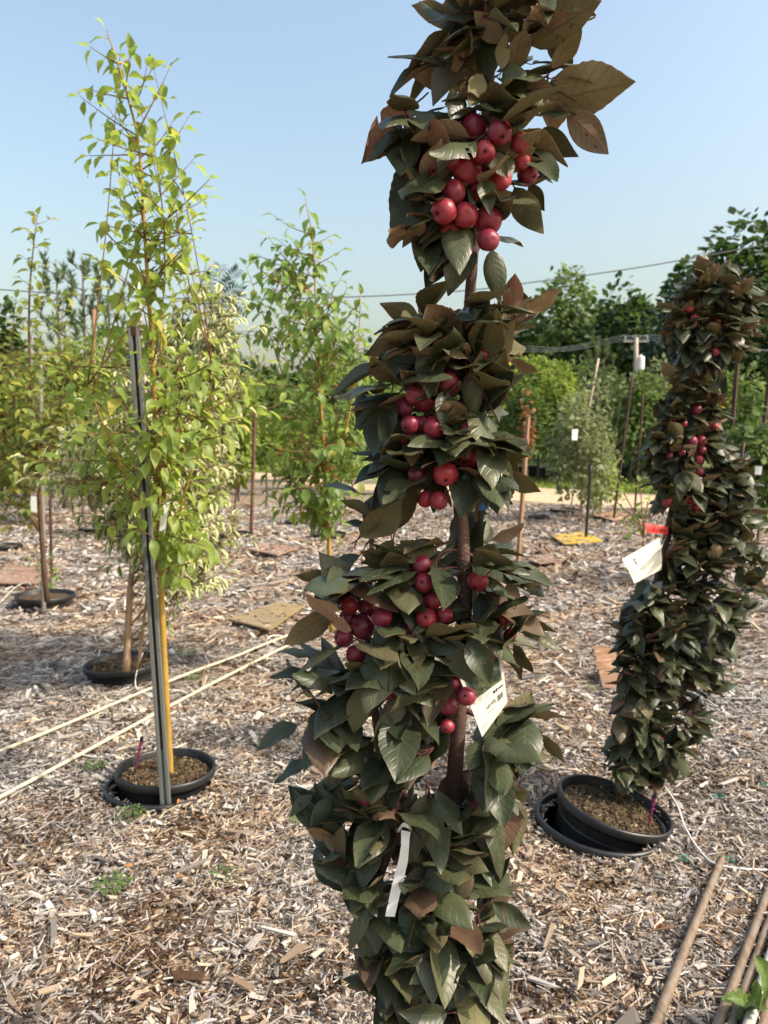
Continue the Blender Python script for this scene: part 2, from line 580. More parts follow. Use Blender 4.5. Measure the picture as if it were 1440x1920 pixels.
M['post'] = post_mat()
M['rust'] = bark('rust', (.022, .010, .008), (.050, .020, .014), (.085, .034, .020), 40, .9)
M['cream_pipe'] = simple('cream_poly_pipe', (.54, .49, .35), .45, .4, .18, 8, .05)
M['white_tube'] = simple('white_drip_tube', (.70, .69, .65), .4, .4, .1, 20, 0)
M['purple'] = simple('purple_plastic', (.17, .020, .085), .4, .5, .25, 60, 0)
M['black'] = simple('black_plastic_fitting', (.012, .012, .012), .5, .4, .2, 60, 0)
M['paper'] = simple('label_paper', (.80, .77, .66), .45, .4, .04, 40, 0)
M['tape_white'] = simple('white_ribbon', (.76, .78, .76), .5, .3, .06, 30, .1)
M['ink'] = simple('black_ink', (.03, .03, .03), .6, .2, .1, 60, 0)
M['ink_grey'] = simple('grey_ink', (.42, .40, .34), .6, .2, .1, 60, 0)
M['red_tape'] = simple('red_ribbon', (.80, .055, .045), .45, .4, .15, 40, .1)
M['blue_tape'] = simple('blue_ribbon', (.025, .14, .52), .45, .4, .2, 40, .1)
M['yellow_tape'] = simple('yellow_ribbon', (.72, .55, .03), .45, .4, .15, 40, .1)
M['teal'] = simple('green_twine', (.0, .20, .14), .6, .3, .2, 40, 0)
M['white_sign'] = simple('white_plastic', (.75, .75, .74), .5, .4, .05, 10, 0)
M['berry'] = simple('red_berry', (.36, .05, .025), .35, .5, .3, 40, 0)
M['steel'] = simple('grey_steel', (.35, .36, .36), .5, .5, .2, 5, .1)
M['cable'] = simple('cable_sheath', (.10, .10, .095), .6, .3, .3, 3, 0)
M['litter'] = leaf_mat('dry_fallen_leaf', [(0, (.16, .06, .02)), (.5, (.30, .14, .05)), (1, (.42, .22, .08))], (.3, .15, .05), .15, .8, .2, (.2, .1, .05), .4)
def photo_mat():
    m = NM('printed_plant_picture')
    n1, n2 = m.noise(95, 5), m.noise(30, 3)
    c = m.ramp(n1, [(.28, (.012, .022, .012)), (.46, (.05, .075, .028)), (.58, (.18, .19, .08)), (.72, (.42, .40, .24))])
    c = m.mix(m.math('MULTIPLY', m.math('SUBTRACT', n2, .52, True), 2, True), c, (.05, .07, .06))
    return m.set(c, .3, .5)
M['picture'] = photo_mat()

# ------------------------------------------------------------------ ground, road, grass
_b, _l, _r = P(868, 2080, 1.30), PZ(312, 1437, .085), PZ(1153, 1506, .085)
SOCKETS = [(_b.x + .01, _b.y - .01, .225), (_l.x - .012, _l.y - .03, .219), (_r.x - .062, _r.y - .022, .230)]
def sheet(name, pts, z, mat, parent=None, holes=()):
    mb = MB()
    if holes:
        from mathutils.geometry import tessellate_polygon
        loops = [[Vector((x, y, z)) for x, y in pts]]
        for hx, hy, r in holes:
            loops.append([Vector((hx + r * math.cos(-k * math.pi / 18), hy + r * math.sin(-k * math.pi / 18), z)) for k in range(36)])
        flat = [v for l_ in loops for v in l_]
        tr = tessellate_polygon(loops)
        fs = []
        for a, b, c in tr:
            n_ = (flat[b] - flat[a]).cross(flat[c] - flat[a])
            fs.append((a, b, c) if n_.z > 0 else (a, c, b))
        mb.add(flat, fs)
    else:
        mb.add([(x, y, z) for x, y in pts], [tuple(range(len(pts)))])
    o = mb.build(name, mat, parent)
    if parent is None: tag(o, kind='structure')
    return o
ROAD_D = Vector((1, -1.02)).normalized()
ROAD_N = Vector((1.02, 1)).normalized()
def road_pt(off, s):
    c = Vector((.0, 24.3)) + ROAD_N * off + ROAD_D * s
    return (c.x, c.y)
sheet('ground', [(-600, -40), (600, -40), (600, 900), (-600, 900)], -.012, M['field'], None, SOCKETS)
mulch = sheet('mulch_bed', [(-40, -12), road_pt(-2.0, 90)[:2], road_pt(-2.0, -75), (-60, 30)], 0.0, M['mulch'], None, SOCKETS)
sheet('sand_track', [road_pt(-2.0, 90), road_pt(2.3, 90), road_pt(2.3, -120), road_pt(-2.0, -120)], .004, M['road'])
sheet('grass_verge', [road_pt(2.3, 90), road_pt(13, 90), road_pt(13, -120), road_pt(2.3, -120)], .006, M['grass'])
sheet('nursery_pad', [road_pt(8, 22), road_pt(14, 24), road_pt(14, 3), road_pt(8, 4)], .012, M['pavement'])
# ------------------------------------------------------------------ leaf shapes
def leaf_tmpl(Wd=.5, rows=9, fold=.3, curl=.25, wave=.0, serr=.0, tip=1.0, roll=.0, twist=0., seed=0, cols=4, two=False, stalk=.18, side=0.):
    """leaf of unit blade length: base at origin, tip at +Y, upper face +Z. Returns verts, quads, uv, material index"""
    rg = random.Random(seed)
    V, UV, Q, MI = [], [], [], []
    us = np.linspace(-1, 1, cols + 1)
    ph = rg.uniform(0, 6)
    for i in range(rows + 1):
        v = i / rows
        pk = .46
        if v <= pk: hw = Wd * .5 * math.sin(math.pi / 2 * (v / pk) ** .72)
        else: hw = Wd * .5 * (1 - ((v - pk) / (1 - pk)) ** (2.1 - .7 * tip))
        hw = max(hw, .006)
        if serr and 0 < i < rows: hw *= 1 + serr * (1 if i % 2 else -1)
        zc = -curl * v * v + .10 * curl * v
        for u in us:
            x = u * hw
            z = zc + fold * abs(u) * hw - roll * (abs(u) ** 3) * hw * 1.2 + wave * math.sin(v * 11 + ph + (2 if u > 0 else 0)) * abs(u) * .12
            a = twist * v
            x2 = x * math.cos(a) - (z - zc) * math.sin(a)
            z2 = zc + x * math.sin(a) + (z - zc) * math.cos(a)
            V.append((x2 + side * v * v, v, z2))
            UV.append((u, v))
    n = cols + 1
    for i in range(rows):
        for k in range(cols):
            a = i * n + k
            Q.append((a, a + 1, a + n + 1, a + n)); MI.append(0)
    if two:
        o = len(V)
        A = np.array(V).reshape(rows + 1, n, 3)
        gu, gv = np.gradient(A, axis=1), np.gradient(A, axis=0)
        N = np.cross(gu, gv)
        N /= np.maximum(np.linalg.norm(N, axis=2, keepdims=True), 1e-9)
        for p, uvv in zip((A - N * .006).reshape(-1, 3), list(UV)):
            V.append(tuple(p)); UV.append(uvv)
        for (a, b, c, d) in list(Q[:rows * cols]):
            Q.append((a + o, d + o, c + o, b + o)); MI.append(1)
    if two and rows > 12 and seed % 3 == 0:
        hol = set()
        for _ in range(2):
            i0, k0 = rg.randrange(4, rows - 3), rg.choice([0, cols - 1])
            hol.add(i0 * cols + k0)
            if rg.random() < .5: hol.add((i0 + 1) * cols + k0)
        keep = [q for q in range(len(Q)) if (q % (rows * cols)) not in hol]
        Q = [Q[q] for q in keep]; MI = [MI[q] for q in keep]
    if stalk:
        o = len(V)
        r = .012
        for (yy, zz) in ((.015, -.004), (-stalk * .5, .012), (-stalk, .05)):
            for (dx, dz) in ((-r, 0), (0, r), (r, 0), (0, -r)):
                V.append((dx, yy, zz + dz)); UV.append((0, 0))
        for s in range(2):
            for k in range(4):
                k2 = (k + 1) % 4
                Q.append((o + s * 4 + k, o + s * 4 + k2, o + s * 4 + 4 + k2, o + s * 4 + 4 + k)); MI.append(2 if two else 1)
    return np.array(V, np.float32), np.array(Q, np.int32), np.array(UV, np.float32), np.array(MI, np.int32)

def leaf_mesh(name, t, mats):
    return mesh_np(name, t[0], quads=t[1], uv=t[2], mats=mats, midx=t[3], smooth=True)

APPLE_T, APPLE_ME, APPLE_LOW = [], [], []
for k in range(20):
    rg = random.Random(100 + k)
    par = (rg.uniform(.46, .58), rg.choice([.08, .2, .32, .55]), rg.uniform(-.05, .30), rg.uniform(.05, .28), rg.choice([0, 0, .3, .55]), rg.uniform(-.38, .38), rg.uniform(-.12, .12))
    def apple_leaf(rows, cols, ser):
        return leaf_tmpl(par[0], rows, par[1], par[2], par[3], ser, .62, par[4], par[5], 100 + k, cols, True, .24, par[6])
    t = apple_leaf(20, 4, .022)
    APPLE_LOW.append(apple_leaf(9, 4, 0))
    APPLE_T.append(t)
    APPLE_ME.append(leaf_mesh('crab_apple_leaf', t, [M['apple_top'], M['apple_under'], M['petiole']]))
def small_set(mat, stalkmat, n=8, wd=(.50, .64), curl=(.1, .5), rows=6, cols=2, fold=(.1, .6), tip=1.0, name='leaf'):
    T, ME = [], []
    for k in range(n):
        rg = random.Random(300 + k)
        t = leaf_tmpl(rg.uniform(*wd), rows, rg.uniform(*fold), rg.uniform(*curl), rg.uniform(0, .5), 0, tip, 0, rg.uniform(-.3, .3), k, cols, False, .2, rg.uniform(-.12, .12))
        T.append(t); ME.append(leaf_mesh(name, t, [mat, stalkmat]))
    return T, ME, [mat, stalkmat]

def join_leaves(name, items, T, mats, parent, origin, kind='stuff'):
    """items: list of (template index, position, 3x3 matrix with scale)"""
    Vs, Qs, Us, Ms = [], [], [], []
    off = 0
    by = {}
    for k, p, m in items: by.setdefault(k, []).append((p, m))
    for k, lst in by.items():
        v, q, uv, mi = T[k]
        A = np.array([np.array(m) for _, m in lst], np.float32)
        B = np.array([tuple(Vector(p) - origin) for p, _ in lst], np.float32)
        vv = np.einsum('nij,vj->nvi', A, v) + B[:, None, :]
        n = len(lst)
        Vs.append(vv.reshape(-1, 3))
        Qs.append((q[None] + (np.arange(n) * len(v))[:, None, None] + off).reshape(-1, 4))
        Us.append(np.tile(uv, (n, 1))); Ms.append(np.tile(mi, n))
        off += n * len(v)
    me = mesh_np(name, np.concatenate(Vs), quads=np.concatenate(Qs), uv=np.concatenate(Us), mats=mats, midx=np.concatenate(Ms), smooth=True)
    o = obj(name, me, parent)
    if kind: o['kind'] = kind
    return o

def hang_leaves(root, leaves, T, ME, mats, maxparts=290):
    """leaves: (pos, dir, normal, size). The ones that show largest become parts, the rest one joined part"""
    org = Vector(root.location)
    cpos = Vector((0, 0, CAMH))
    sc = []
    for i, (p, d, n, s) in enumerate(leaves):
        ds = (Vector(p) - cpos).length
        sc.append((s / ds ** 2.2, i))
    sc.sort(reverse=True)
    rest = []
    for rank, (_, i) in enumerate(sc):
        p, d, n, s = leaves[i]
        k = random.randrange(len(T))
        m = frame(d, n)
        if rank < maxparts:
            obj('leaf', ME[k], root, Vector(p) - org, m.to_quaternion(), (s * rnd(.92, 1.08), s, s))
        else:
            rest.append((k, p, m * s if False else Matrix([[m[r][c] * s for c in range(3)] for r in range(3)])))
    if rest: join_leaves('foliage', rest, T, mats, root, org)

def stem(root, pts, r0, r1, mat, name='trunk', seg=8, n=4, jit=0.0, parent=None):
    org = Vector(root.location)
    path = smooth_path(pts, n)
    m = len(path)
    rad = []
    for i in range(m):
        t = i / (m - 1)
        rad.append((r0 + (r1 - r0) * t) * (1 + rnd(-jit, jit)))
    mb = MB()
    mb.tube([p - org for p in path], rad, seg)
    return mb.build(name, mat, parent or root, smooth=True), path

def prof_at(prof, y):
    ys = [p[0] for p in prof]
    return float(np.interp(y, ys, [p[1] for p in prof])), float(np.interp(y, ys, [p[2] for p in prof]))

# ------------------------------------------------------------------ the crab apple in front
Y0 = 1.30
trunk_px = [(868, 2080), (866, 1960), (868, 1880), (856, 1760), (846, 1640), (850, 1500), (856, 1400), (862, 1300), (868, 1200), (871, 1100), (867, 1000), (863, 930), (870, 800), (873, 740), (878, 640), (881, 560), (887, 480), (893, 400), (905, 300), (915, 200), (922, 110), (930, 40), (938, -30)]
base = P(868, 2080, Y0); base.z = 0.04; base.x -= .0
apple_tree = thing('crab_apple_tree', 'tall columnar crab apple with dark leaves and red apples bearing a white ribbon', 'tree', base, 'columnar crab apple trees')
def on_trunk(py, Y=Y0):
    ys = [p[1] for p in trunk_px][::-1]; xs = [p[0] for p in trunk_px][::-1]
    return P(float(np.interp(py, ys, xs)), py, Y)
tp = [base + Vector((0, 0, 0)), base + Vector((.002, 0, .22))] + [P(x, y, Y0) for x, y in trunk_px[1:]]
stem(apple_tree, tp, .0185, .0055, M['apple_bark'], 'trunk', 12, 5, .05)
# second stem to the left and side shoots
left_stem = [P(850, 1990, Y0), P(770, 1900, Y0 - .02), P(728, 1820, Y0 - .03), P(712, 1740, Y0 - .03), P(704, 1670, Y0 - .03), P(726, 1600, Y0 - .03), P(752, 1548, Y0 - .04), P(738, 1500, Y0 - .04), P(718, 1440, Y0 - .04), P(706, 1360, Y0 - .04), P(700, 1290, Y0 - .03), P(690, 1210, Y0 - .02), P(692, 1120, Y0 - .01), P(697, 1020, Y0), P(700, 930, Y0)]
stem(apple_tree, left_stem, .0125, .0035, M['apple_bark'], 'branch', 9, 4, .05)
for a, b in [((868, 1085), (945, 1052)), ((880, 640), (1000, 590)), ((868, 1250), (960, 1190)), ((866, 1330), (975, 1360)), ((700, 1290), (620, 1330)), ((873, 740), (790, 690)), ((868, 1110), (760, 1090)),
             ((905, 300), (820, 210)), ((915, 230), (1030, 190)), ((922, 110), (860, 110)), ((922, 120), (1000, 80)), ((905, 320), (1000, 260)), ((862, 900), (930, 870)), ((895, 400), (830, 440)), ((718, 1450), (640, 1430)), ((852, 1550), (930, 1530)), ((860, 1780), (930, 1740))]:
    p0, p1 = P(*a, Y0), P(*b, Y0 - rnd(0, .08))
    stem(apple_tree, [p0, p0.lerp(p1, .5) - Vector((0, 0, rnd(0, .008))), p1], .005, .003, M['twig'], 'twig', 6, 3)

# apples: centre px, radius px, depth
APX = [(888, 240, 24), (936, 250, 22), (975, 268, 18), (846, 300, 16), (818, 315, 18), (874, 316, 27), (916, 308, 25), (850, 362, 22), (893, 356, 22), (990, 326, 20), (978, 300, 16), (832, 396, 23), (872, 403, 23), (915, 414, 26), (845, 436, 20), (915, 450, 20), (908, 286, 20), (940, 338, 18), (880, 470, 12),
       (757, 764, 18), (778, 740, 18), (838, 716, 22), (795, 752, 20), (768, 797, 17), (788, 795, 16), (814, 802, 21), (857, 778, 14), (876, 808, 16), (877, 858, 24), (835, 889, 23), (780, 890, 16), (797, 936, 16), (822, 938, 17), (758, 822, 10), (905, 666, 10),
       (790, 1060, 19), (794, 1092, 18), (688, 1138, 17), (655, 1134, 19), (712, 1130, 20), (653, 1160, 18), (680, 1176, 24), (716, 1158, 18), (645, 1195, 19), (668, 1228, 20), (812, 1126, 17), (799, 1160, 20), (775, 1180, 19), (832, 1156, 18), (896, 1090, 20), (905, 1208, 14), (957, 1190, 13), (930, 1222, 12),
       (720, 1295, 20), (692, 1284, 16), (853, 1278, 15), (875, 1305, 19), (838, 1323, 19), (838, 1362, 14), (895, 1514, 16), (800, 1640, 8), (852, 1652, 10), (858, 1740, 10), (686, 1500, 14), (945, 1160, 12)]
def apple_mesh(seed):
    rg = random.Random(seed)
    mb = MB()
    prof = []
    n = 12
    el = rg.uniform(.90, 1.06)
    for i in range(n + 1):
        a = -math.pi / 2 + math.pi * i / n
        r = math.cos(a) * (1 + .03 * math.sin(a))
        z = math.sin(a) * el
        d = math.exp(-(r / .30) ** 2)
        z -= (.16 * d if a > 0 else -.13 * d)
        prof.append((max(r, .012), z))
    ph = rg.uniform(0, 6)
    mb.lathe(prof, 18, 0, lambda a, i: .022 * math.sin(5 * a + ph) + .030 * math.sin(2 * a + ph * 2) + .035 * math.sin(a + ph + i * .16) * math.sin(i * .26))
    return mb.mesh('crab_apple', M['apple'], True)
APM = [apple_mesh(k) for k in range(5)]
cb = MB()   # dry calyx star, sits in the dimple at -Z
for k in range(5):
    a = k * 2 * math.pi / 5
    d = Vector((math.cos(a), math.sin(a), 0)); s_ = Vector((-math.sin(a), math.cos(a), 0))
    cb.add([d * .05 - s_ * .07 + Vector((0, 0, -.80)), d * .05 + s_ * .07 + Vector((0, 0, -.80)), d * .20 + Vector((0, 0, -.97)), d * .12 + Vector((0, 0, -.76))], [(0, 1, 2), (0, 2, 3), (1, 3, 2)])
cb.lathe([(.001, -.86), (.11, -.87), (.12, -.78)], 8)
CALYX = cb.mesh('calyx', M['calyx'])
apples = []
for (x, y, r) in APX:
    d = Y0 - .055 - .035 * random.random()
    if x > 940 or x < 700: d += .02
    c = P(x, y, d)
    rad = r / F * d * 1.03
    apples.append((c, rad, x, y, r))
# push overlapping apples apart in depth
for it in range(40):
    for i in range(len(apples)):
        for j in range(i + 1, len(apples)):
            a, b = apples[i], apples[j]
            dv = b[0] - a[0]
            need = (a[1] + b[1]) * .97 - dv.length
            if need > 0:
                s_ = 1 if dv.y >= 0 else -1
                k = need * .35 * s_
                ca = Vector((0, 0, CAMH))
                a[0][:] = ca + (a[0] - ca) * (1 - k / a[0].y)
                b[0][:] = ca + (b[0] - ca) * (1 + k / b[0].y)
for i, (c, rad, x, y, r) in enumerate(apples):
    out = (c - on_trunk(y)).normalized()
    ax = (out * .9 + Vector((rnd(-.8, .8), rnd(-.7, .2), rnd(-1.0, .25)))).normalized()      # calyx direction
    q = (-ax).to_track_quat('Z', 'Y') @ Quaternion((0, 0, 1), rnd(0, 6))
    a = obj('apple', APM[i % 5], apple_tree, c - base, q, rad)
    obj('calyx', CALYX, a)
    # stalk to a spur on the stem
    top = c - ax * rad * .8
    sp = on_trunk(y - 25) if not (600 < x < 745 and y > 1000) else P(695, y - 40, Y0 - .02)
    q1 = top.lerp(sp, .55) + Vector((0, 0, .012))
    mb = MB(); mb.tube([p - base for p in smooth_path([top, q1, sp], 3)], [.0011] * 7, 4)
    mb.build('fruit_stalk', M['petiole'], apple_tree)
# two bird-pecked, rotten spots of flesh beside the left cluster
mb = MB()
for (x, y, r) in [(630, 1165, 9), (638, 1177, 6)]:
    c = P(x, y, Y0 - .045) - base
    k = r / F * Y0
    v0 = len(mb.v)
    pr = [(math.cos(t) * k, math.sin(t) * k * .8) for t in np.linspace(-1.5, 1.5, 7)]
    vs, fs = [], []
    for (rr, zz) in pr:
        for s in range(9):
            a = s * 2 * math.pi / 9
            vs.append(c + Vector((rr * math.cos(a), rr * math.sin(a), zz)) * rnd(.85, 1.12))
    for i in range(6):
        for s in range(9):
            fs.append((i * 9 + s, i * 9 + (s + 1) % 9, (i + 1) * 9 + (s + 1) % 9, (i + 1) * 9 + s))
    mb.add(vs, fs)
o = mb.build('withered_apple', M['apple_rot'], apple_tree, smooth=True)
o['label'] = 'yellow rotten apple remains in the cluster'

# silhouette leaves read from the photograph: base px, tip px, depth of base, depth of tip, facing (0 up, 1 underside to us, 2 top to us)
SIG = [
 ((853, 133), (740, 73), 0, -.02, 0), ((902, 67), (784, 0), 0, .02, 0), ((991, 84), (1127, 4), -.01, -.05, 1), ((1018, 191), (1193, 155), 0, -.03, 1), ((1062, 213), (1155, 284), 0, -.03, 1),
 ((1009, 249), (1095, 278), 0, -.03, 1), ((987, 284), (1044, 344), -.03, -.08, 2), ((778, 195), (651, 284), 0, -.03, 1), ((813, 120), (727, 171), 0, -.02, 0), ((822, 231), (724, 289), -.02, -.04, 1),
 ((809, 289), (731, 409), 0, -.03, 2), ((800, 355), (738, 453), -.02, -.04, 2), ((809, 409), (784, 502), -.02, -.03, 2), ((835, 453), (807, 540), -.04, -.05, 2), ((871, 431), (849, 551), -.06, -.07, 2),
 ((922, 467), (938, 560), -.03, -.04, 2), ((964, 351), (1007, 447), -.02, -.04, 1), ((991, 347), (1022, 384), .02, .02, 1), ((920, 49), (915, -20), 0, -.02, 1), ((969, 40), (985, -40), 0, -.02, 1),
 ((955, 115), (978, 182), -.06, -.09, 2), ((866, 60), (905, 95), -.05, -.1, 1), ((845, 130), (893, 85), -.04, -.02, 1), ((905, 140), (880, 205), -.06, -.08, 1), ((868, 175), (842, 220), -.07, -.1, 2),
 ((940, 190), (925, 235), -.07, -.09, 2), ((915, 290), (955, 325), -.085, -.11, 2), ((905, 340), (925, 390), -.09, -.11, 2), ((850, 320), (780, 375), -.06, -.08, 1), ((1000, 120), (1060, 110), 0, .03, 0),
 ((880, 45), (835, -10), 0, .0, 1), ((1010, 60), (1060, 15), .02, .03, 0), ((870, 150), (775, 130), .01, .0, 1), ((1005, 215), (1090, 215), .01, 0, 0), ((1030, 170), (1105, 120), .02, .02, 1), ((830, 260), (745, 330), 0, -.02, 2), ((985, 310), (1040, 330), 0, -.02, 0), ((835, 200), (760, 215), 0, 0, 0), ((940, 80), (890, 20), -.05, -.06, 1), ((960, 90), (1020, 40), -.05, -.06, 0), ((975, 160), (1040, 150), -.06, -.09, 1), ((900, 190), (830, 175), -.06, -.09, 0), ((940, 130), (950, 60), -.07, -.08, 1), ((870, 110), (820, 85), -.04, -.06, 0),
 ((787, 609), (716, 562), -.02, -.03, 1), ((787, 622), (678, 653), -.02, -.04, 1), ((729, 684), (618, 740), -.01, -.02, 0), ((747, 738), (658, 800), -.02, -.03, 0), ((982, 587), (1058, 544), -.03, -.05, 1),
 ((960, 676), (1009, 702), 0, -.01, 1), ((918, 707), (956, 756), 0, -.02, 1), ((933, 884), (1018, 916), 0, -.03, 1), ((913, 893), (969, 947), -.02, -.03, 0), ((920, 840), (998, 844), 0, -.03, 1),
 ((671, 924), (609, 898), 0, -.02, 0), ((693, 969), (640, 933), -.01, -.02, 1), ((698, 991), (651, 982), 0, 0, 0), ((747, 862), (662, 913), -.03, -.05, 0), ((756, 831), (678, 876), -.03, -.05, 0),
 ((644, 1098), (551, 1076), 0, -.03, 1), ((791, 1022), (671, 1044), -.03, -.05, 1), ((951, 1049), (1033, 1102), 0, -.03, 0), ((920, 1013), (984, 982), 0, -.02, 1), ((773, 809), (773, 876), -.08, -.10, 2),
 ((876, 884), (893, 964), -.07, -.08, 2), ((831, 733), (836, 796), -.085, -.11, 2), ((800, 676), (813, 729), -.07, -.1, 2), ((880, 693), (902, 780), -.07, -.08, 2), ((990, 590), (975, 545), 0, 0, 1), ((960, 585), (965, 510), -.02, -.04, 1),
 ((629, 1146), (527, 1198), -.02, -.04, 1), ((586, 1227), (525, 1208), 0, -.02, 0), ((586, 1264), (506, 1271), 0, -.02, 0), ((558, 1359), (478, 1399), 0, -.03, 0), ((577, 1420), (515, 1472), 0, -.02, 0),
 ((704, 1175), (766, 1260), -.11, -.13, 2), ((733, 1237), (772, 1310), -.09, -.11, 2), ((676, 1288), (671, 1378), -.09, -.11, 2), ((723, 1335), (714, 1427), -.09, -.11, 2), ((846, 1198), (884, 1286), -.09, -.11, 2),
 ((879, 1196), (926, 1278), -.09, -.12, 2), ((978, 1186), (1054, 1219), 0, -.02, 0), ((973, 1165), (1046, 1170), 0, -.02, 1), ((964, 1208), (999, 1269), -.01, -.03, 1), ((973, 1345), (1068, 1345), 0, -.04, 1),
 ((1006, 1378), (1058, 1434), .01, -.01, 1), ((955, 1062), (1035, 1101), 0, -.03, 0), ((624, 1496), (582, 1555), -.02, -.05, 2), ((586, 1491), (544, 1533), 0, -.02, 0), ((652, 1609), (596, 1642), 0, -.03, 2),
 ((964, 1543), (1011, 1564), 0, -.02, 1), ((954, 1500), (888, 1531), -.08, -.10, 2), ((950, 1434), (912, 1500), -.06, -.09, 2), ((806, 1778), (716, 1771), -.09, -.11, 2), ((713, 1827), (654, 1861), -.02, -.04, 2),
 ((924, 1691), (992, 1747), -.04, -.06, 2), ((810, 1643), (789, 1737), -.09, -.11, 2), ((883, 1629), (855, 1697), -.10, -.12, 2), ((838, 1900), (751, 1914), -.10, -.13, 2), ((938, 1810), (881, 1875), -.08, -.11, 2),
 ((817, 1806), (768, 1848), -.1, -.12, 2), ((955, 1090), (965, 1140), -.02, -.04, 1), ((935, 1330), (1005, 1320), -.02, -.05, 1), ((960, 1380), (1000, 1420), -.03, -.06, 0), ((640, 1330), (560, 1300), -.02, -.03, 0),
]
# places that stay uncovered in front: trunk windows, ribbon, label
CLEAR = [(885, 500, 20), (882, 530, 20), (873, 745, 14), (866, 965, 22), (868, 1000, 24), (869, 1040, 22), (871, 1085, 20), (856, 1395, 26), (854, 1430, 28), (852, 1470, 24), (900, 1285, 34), (915, 1255, 22), (885, 1250, 14), (915, 1330, 30), (930, 1300, 26), (905, 1355, 22), (870, 1240, 16),
         (757, 1550, 12), (757, 1570, 14), (750, 1610, 14), (744, 1650, 14), (738, 1695, 14), (734, 1500, 11), (866, 1800, 12), (906, 945, 14), (895, 1110, 12)]
GAPS = [(918, 515, 20), (765, 505, 30), (985, 485, 32), (845, 570, 10), (915, 548, 14), (640, 1010, 34), (600, 1010, 40), (780, 985, 24), (730, 1010, 18), (820, 1000, 18), (930, 965, 20), (835, 505, 14), (935, 520, 12), (980, 1000, 24), (795, 1480, 16), (950, 800, 14), (1000, 1240, 16), (985, 1290, 14), (960, 640, 10)]
def tri_samples(p, d, n, s):
    """blade points for visibility tests"""
    m = frame(d, n)
    out = []
    for v in (.1, .35, .6, .85):
        for u in (-.7, 0, .7):
            hw = .28 * math.sin(math.pi * v ** .8) + .01
            out.append(p + m @ Vector((u * hw * s, v * s, 0)))
    return out
def blocked(p, d, n, s, strict=True):
    for q in tri_samples(p, d, n, s):
        x, y, f = proj(q)
        for (cx, cy, r) in CLEAR:
            if (x - cx) ** 2 + (y - cy) ** 2 < r * r and q.y < Y0 + .01: return True
        for (cx, cy, r) in GAPS:
            if (x - cx) ** 2 + (y - cy) ** 2 < r * r: return True
        if strict:
            for (c, rad, ax, ay, r) in apples:
                if q.y < c.y + rad * .5 and (x - ax) ** 2 + (y - ay) ** 2 < (r * .62) ** 2: return True
    return False
PROF = [(-60, 850, 1080), (-30, 800, 1125), (20, 790, 1110), (80, 755, 1085), (130, 750, 1110), (160, 740, 1150), (220, 705, 1130), (280, 690, 1130), (320, 745, 1050), (400, 742, 1000), (440, 745, 990), (490, 800, 945), (520, 815, 940), (545, 815, 945), (560, 735, 1030), (600, 700, 1000),
        (650, 680, 985), (700, 650, 985), (740, 645, 935), (800, 670, 950), (850, 690, 995), (900, 700, 1000), (940, 705, 955), (960, 720, 930), (1000, 690, 950), (1040, 585, 1010), (1090, 565, 1015), (1150, 555, 1025), (1200, 540, 1030), (1260, 525, 1005), (1330, 515, 1035), (1390, 510, 1035),
        (1430, 525, 1030), (1480, 555, 995), (1550, 565, 990), (1620, 590, 985), (1680, 630, 985), (1750, 650, 985), (1820, 655, 965), (1880, 690, 970), (1940, 705, 970), (2080, 770, 930)]
DENS = [(-60, .34), (120, .38), (250, .5), (330, .7), (400, .7), (450, .3), (480, .12), (540, .08), (560, .6), (640, 1), (880, 1), (925, .3), (1000, .08), (1030, .7), (1060, 1), (1380, .95), (1440, .6), (1500, .95), (1900, .95), (2080, .5)]
leaves = []
for (b, t, db, dt, fc) in SIG:
    p, q = P(*b, Y0 + db), P(*t, Y0 + dt)
    d = q - p
    s = max(d.length, .05)
    if fc == 0: n = Vector((rnd(-.2, .2), -.35, 1))
    elif fc == 1: n = Vector((rnd(-.2, .2), .72, .75))
    else: n = Vector((rnd(-.35, .45), -1, .35))
    leaves.append((p, d, n, s))
nsig = len(leaves)
TIERS = [(-60, 500), (540, 950), (1010, 1500), (1480, 2070)]
def whorls(out_list, prof, axis, y0, y1, step, Yc, dmax, test, size, per, tiers, nsp, dens=None, flip=.045):
    """short spurs along the stems, each with a fan of leaves"""
    y = y0
    while y < y1:
        y += step * rnd(.6, 1.4)
        if dens and random.random() > np.interp(y, [d[0] for d in dens], [d[1] for d in dens]): continue
        t0, t1 = next(((a, b) for a, b in tiers if y <= b), tiers[-1])
        f = min(1, max(0, (y - t0) / (t1 - t0)))
        for k in range(random.randint(*nsp)):
            cx = axis(y)
            l, r = prof_at(prof, y)
            th = rnd(0, 2 * math.pi) if random.random() < .3 else rnd(-math.pi, 0)
            ex = (r - cx) if math.cos(th) > 0 else (cx - l)
            dep = min(dmax, .5 * (r - l) / F * Yc * .62)
            q = rnd(.05, .78)
            sp = P(cx + math.cos(th) * ex * q, y, Yc + math.sin(th) * dep * q)
            for j in range(random.randint(*per)):
                for a_ in range(5):
                    az = th + random.gauss(0, 1.0)
                    el = R(random.gauss(30 - 54 * f, 30) - 12 * max(0, -math.sin(az)))
                    d = Vector((math.cos(az) * math.cos(el), math.sin(az) * math.cos(el) * .9, math.sin(el))).normalized()
                    s_ = rnd(*size) * (.9 if y > 1430 and Yc < 2 else 1)
                    p = sp + d * s_ * .22
                    tx, ty, tf = proj(p + d * s_)
                    l2, r2 = prof_at(prof, ty)
                    mg = rnd(-34, 18)
                    if not (l2 - mg < tx < r2 + mg) or tf < Yc - dmax * 1.75: continue
                    n = Vector((random.gauss(0, .3), random.gauss(0, .3), 1)) + Vector((math.cos(az), math.sin(az), 0)) * .3
                    if random.random() < flip: n = -n
                    if test(p, d, n, s_): continue
                    out_list.append((p, d, n, s_))
                    break
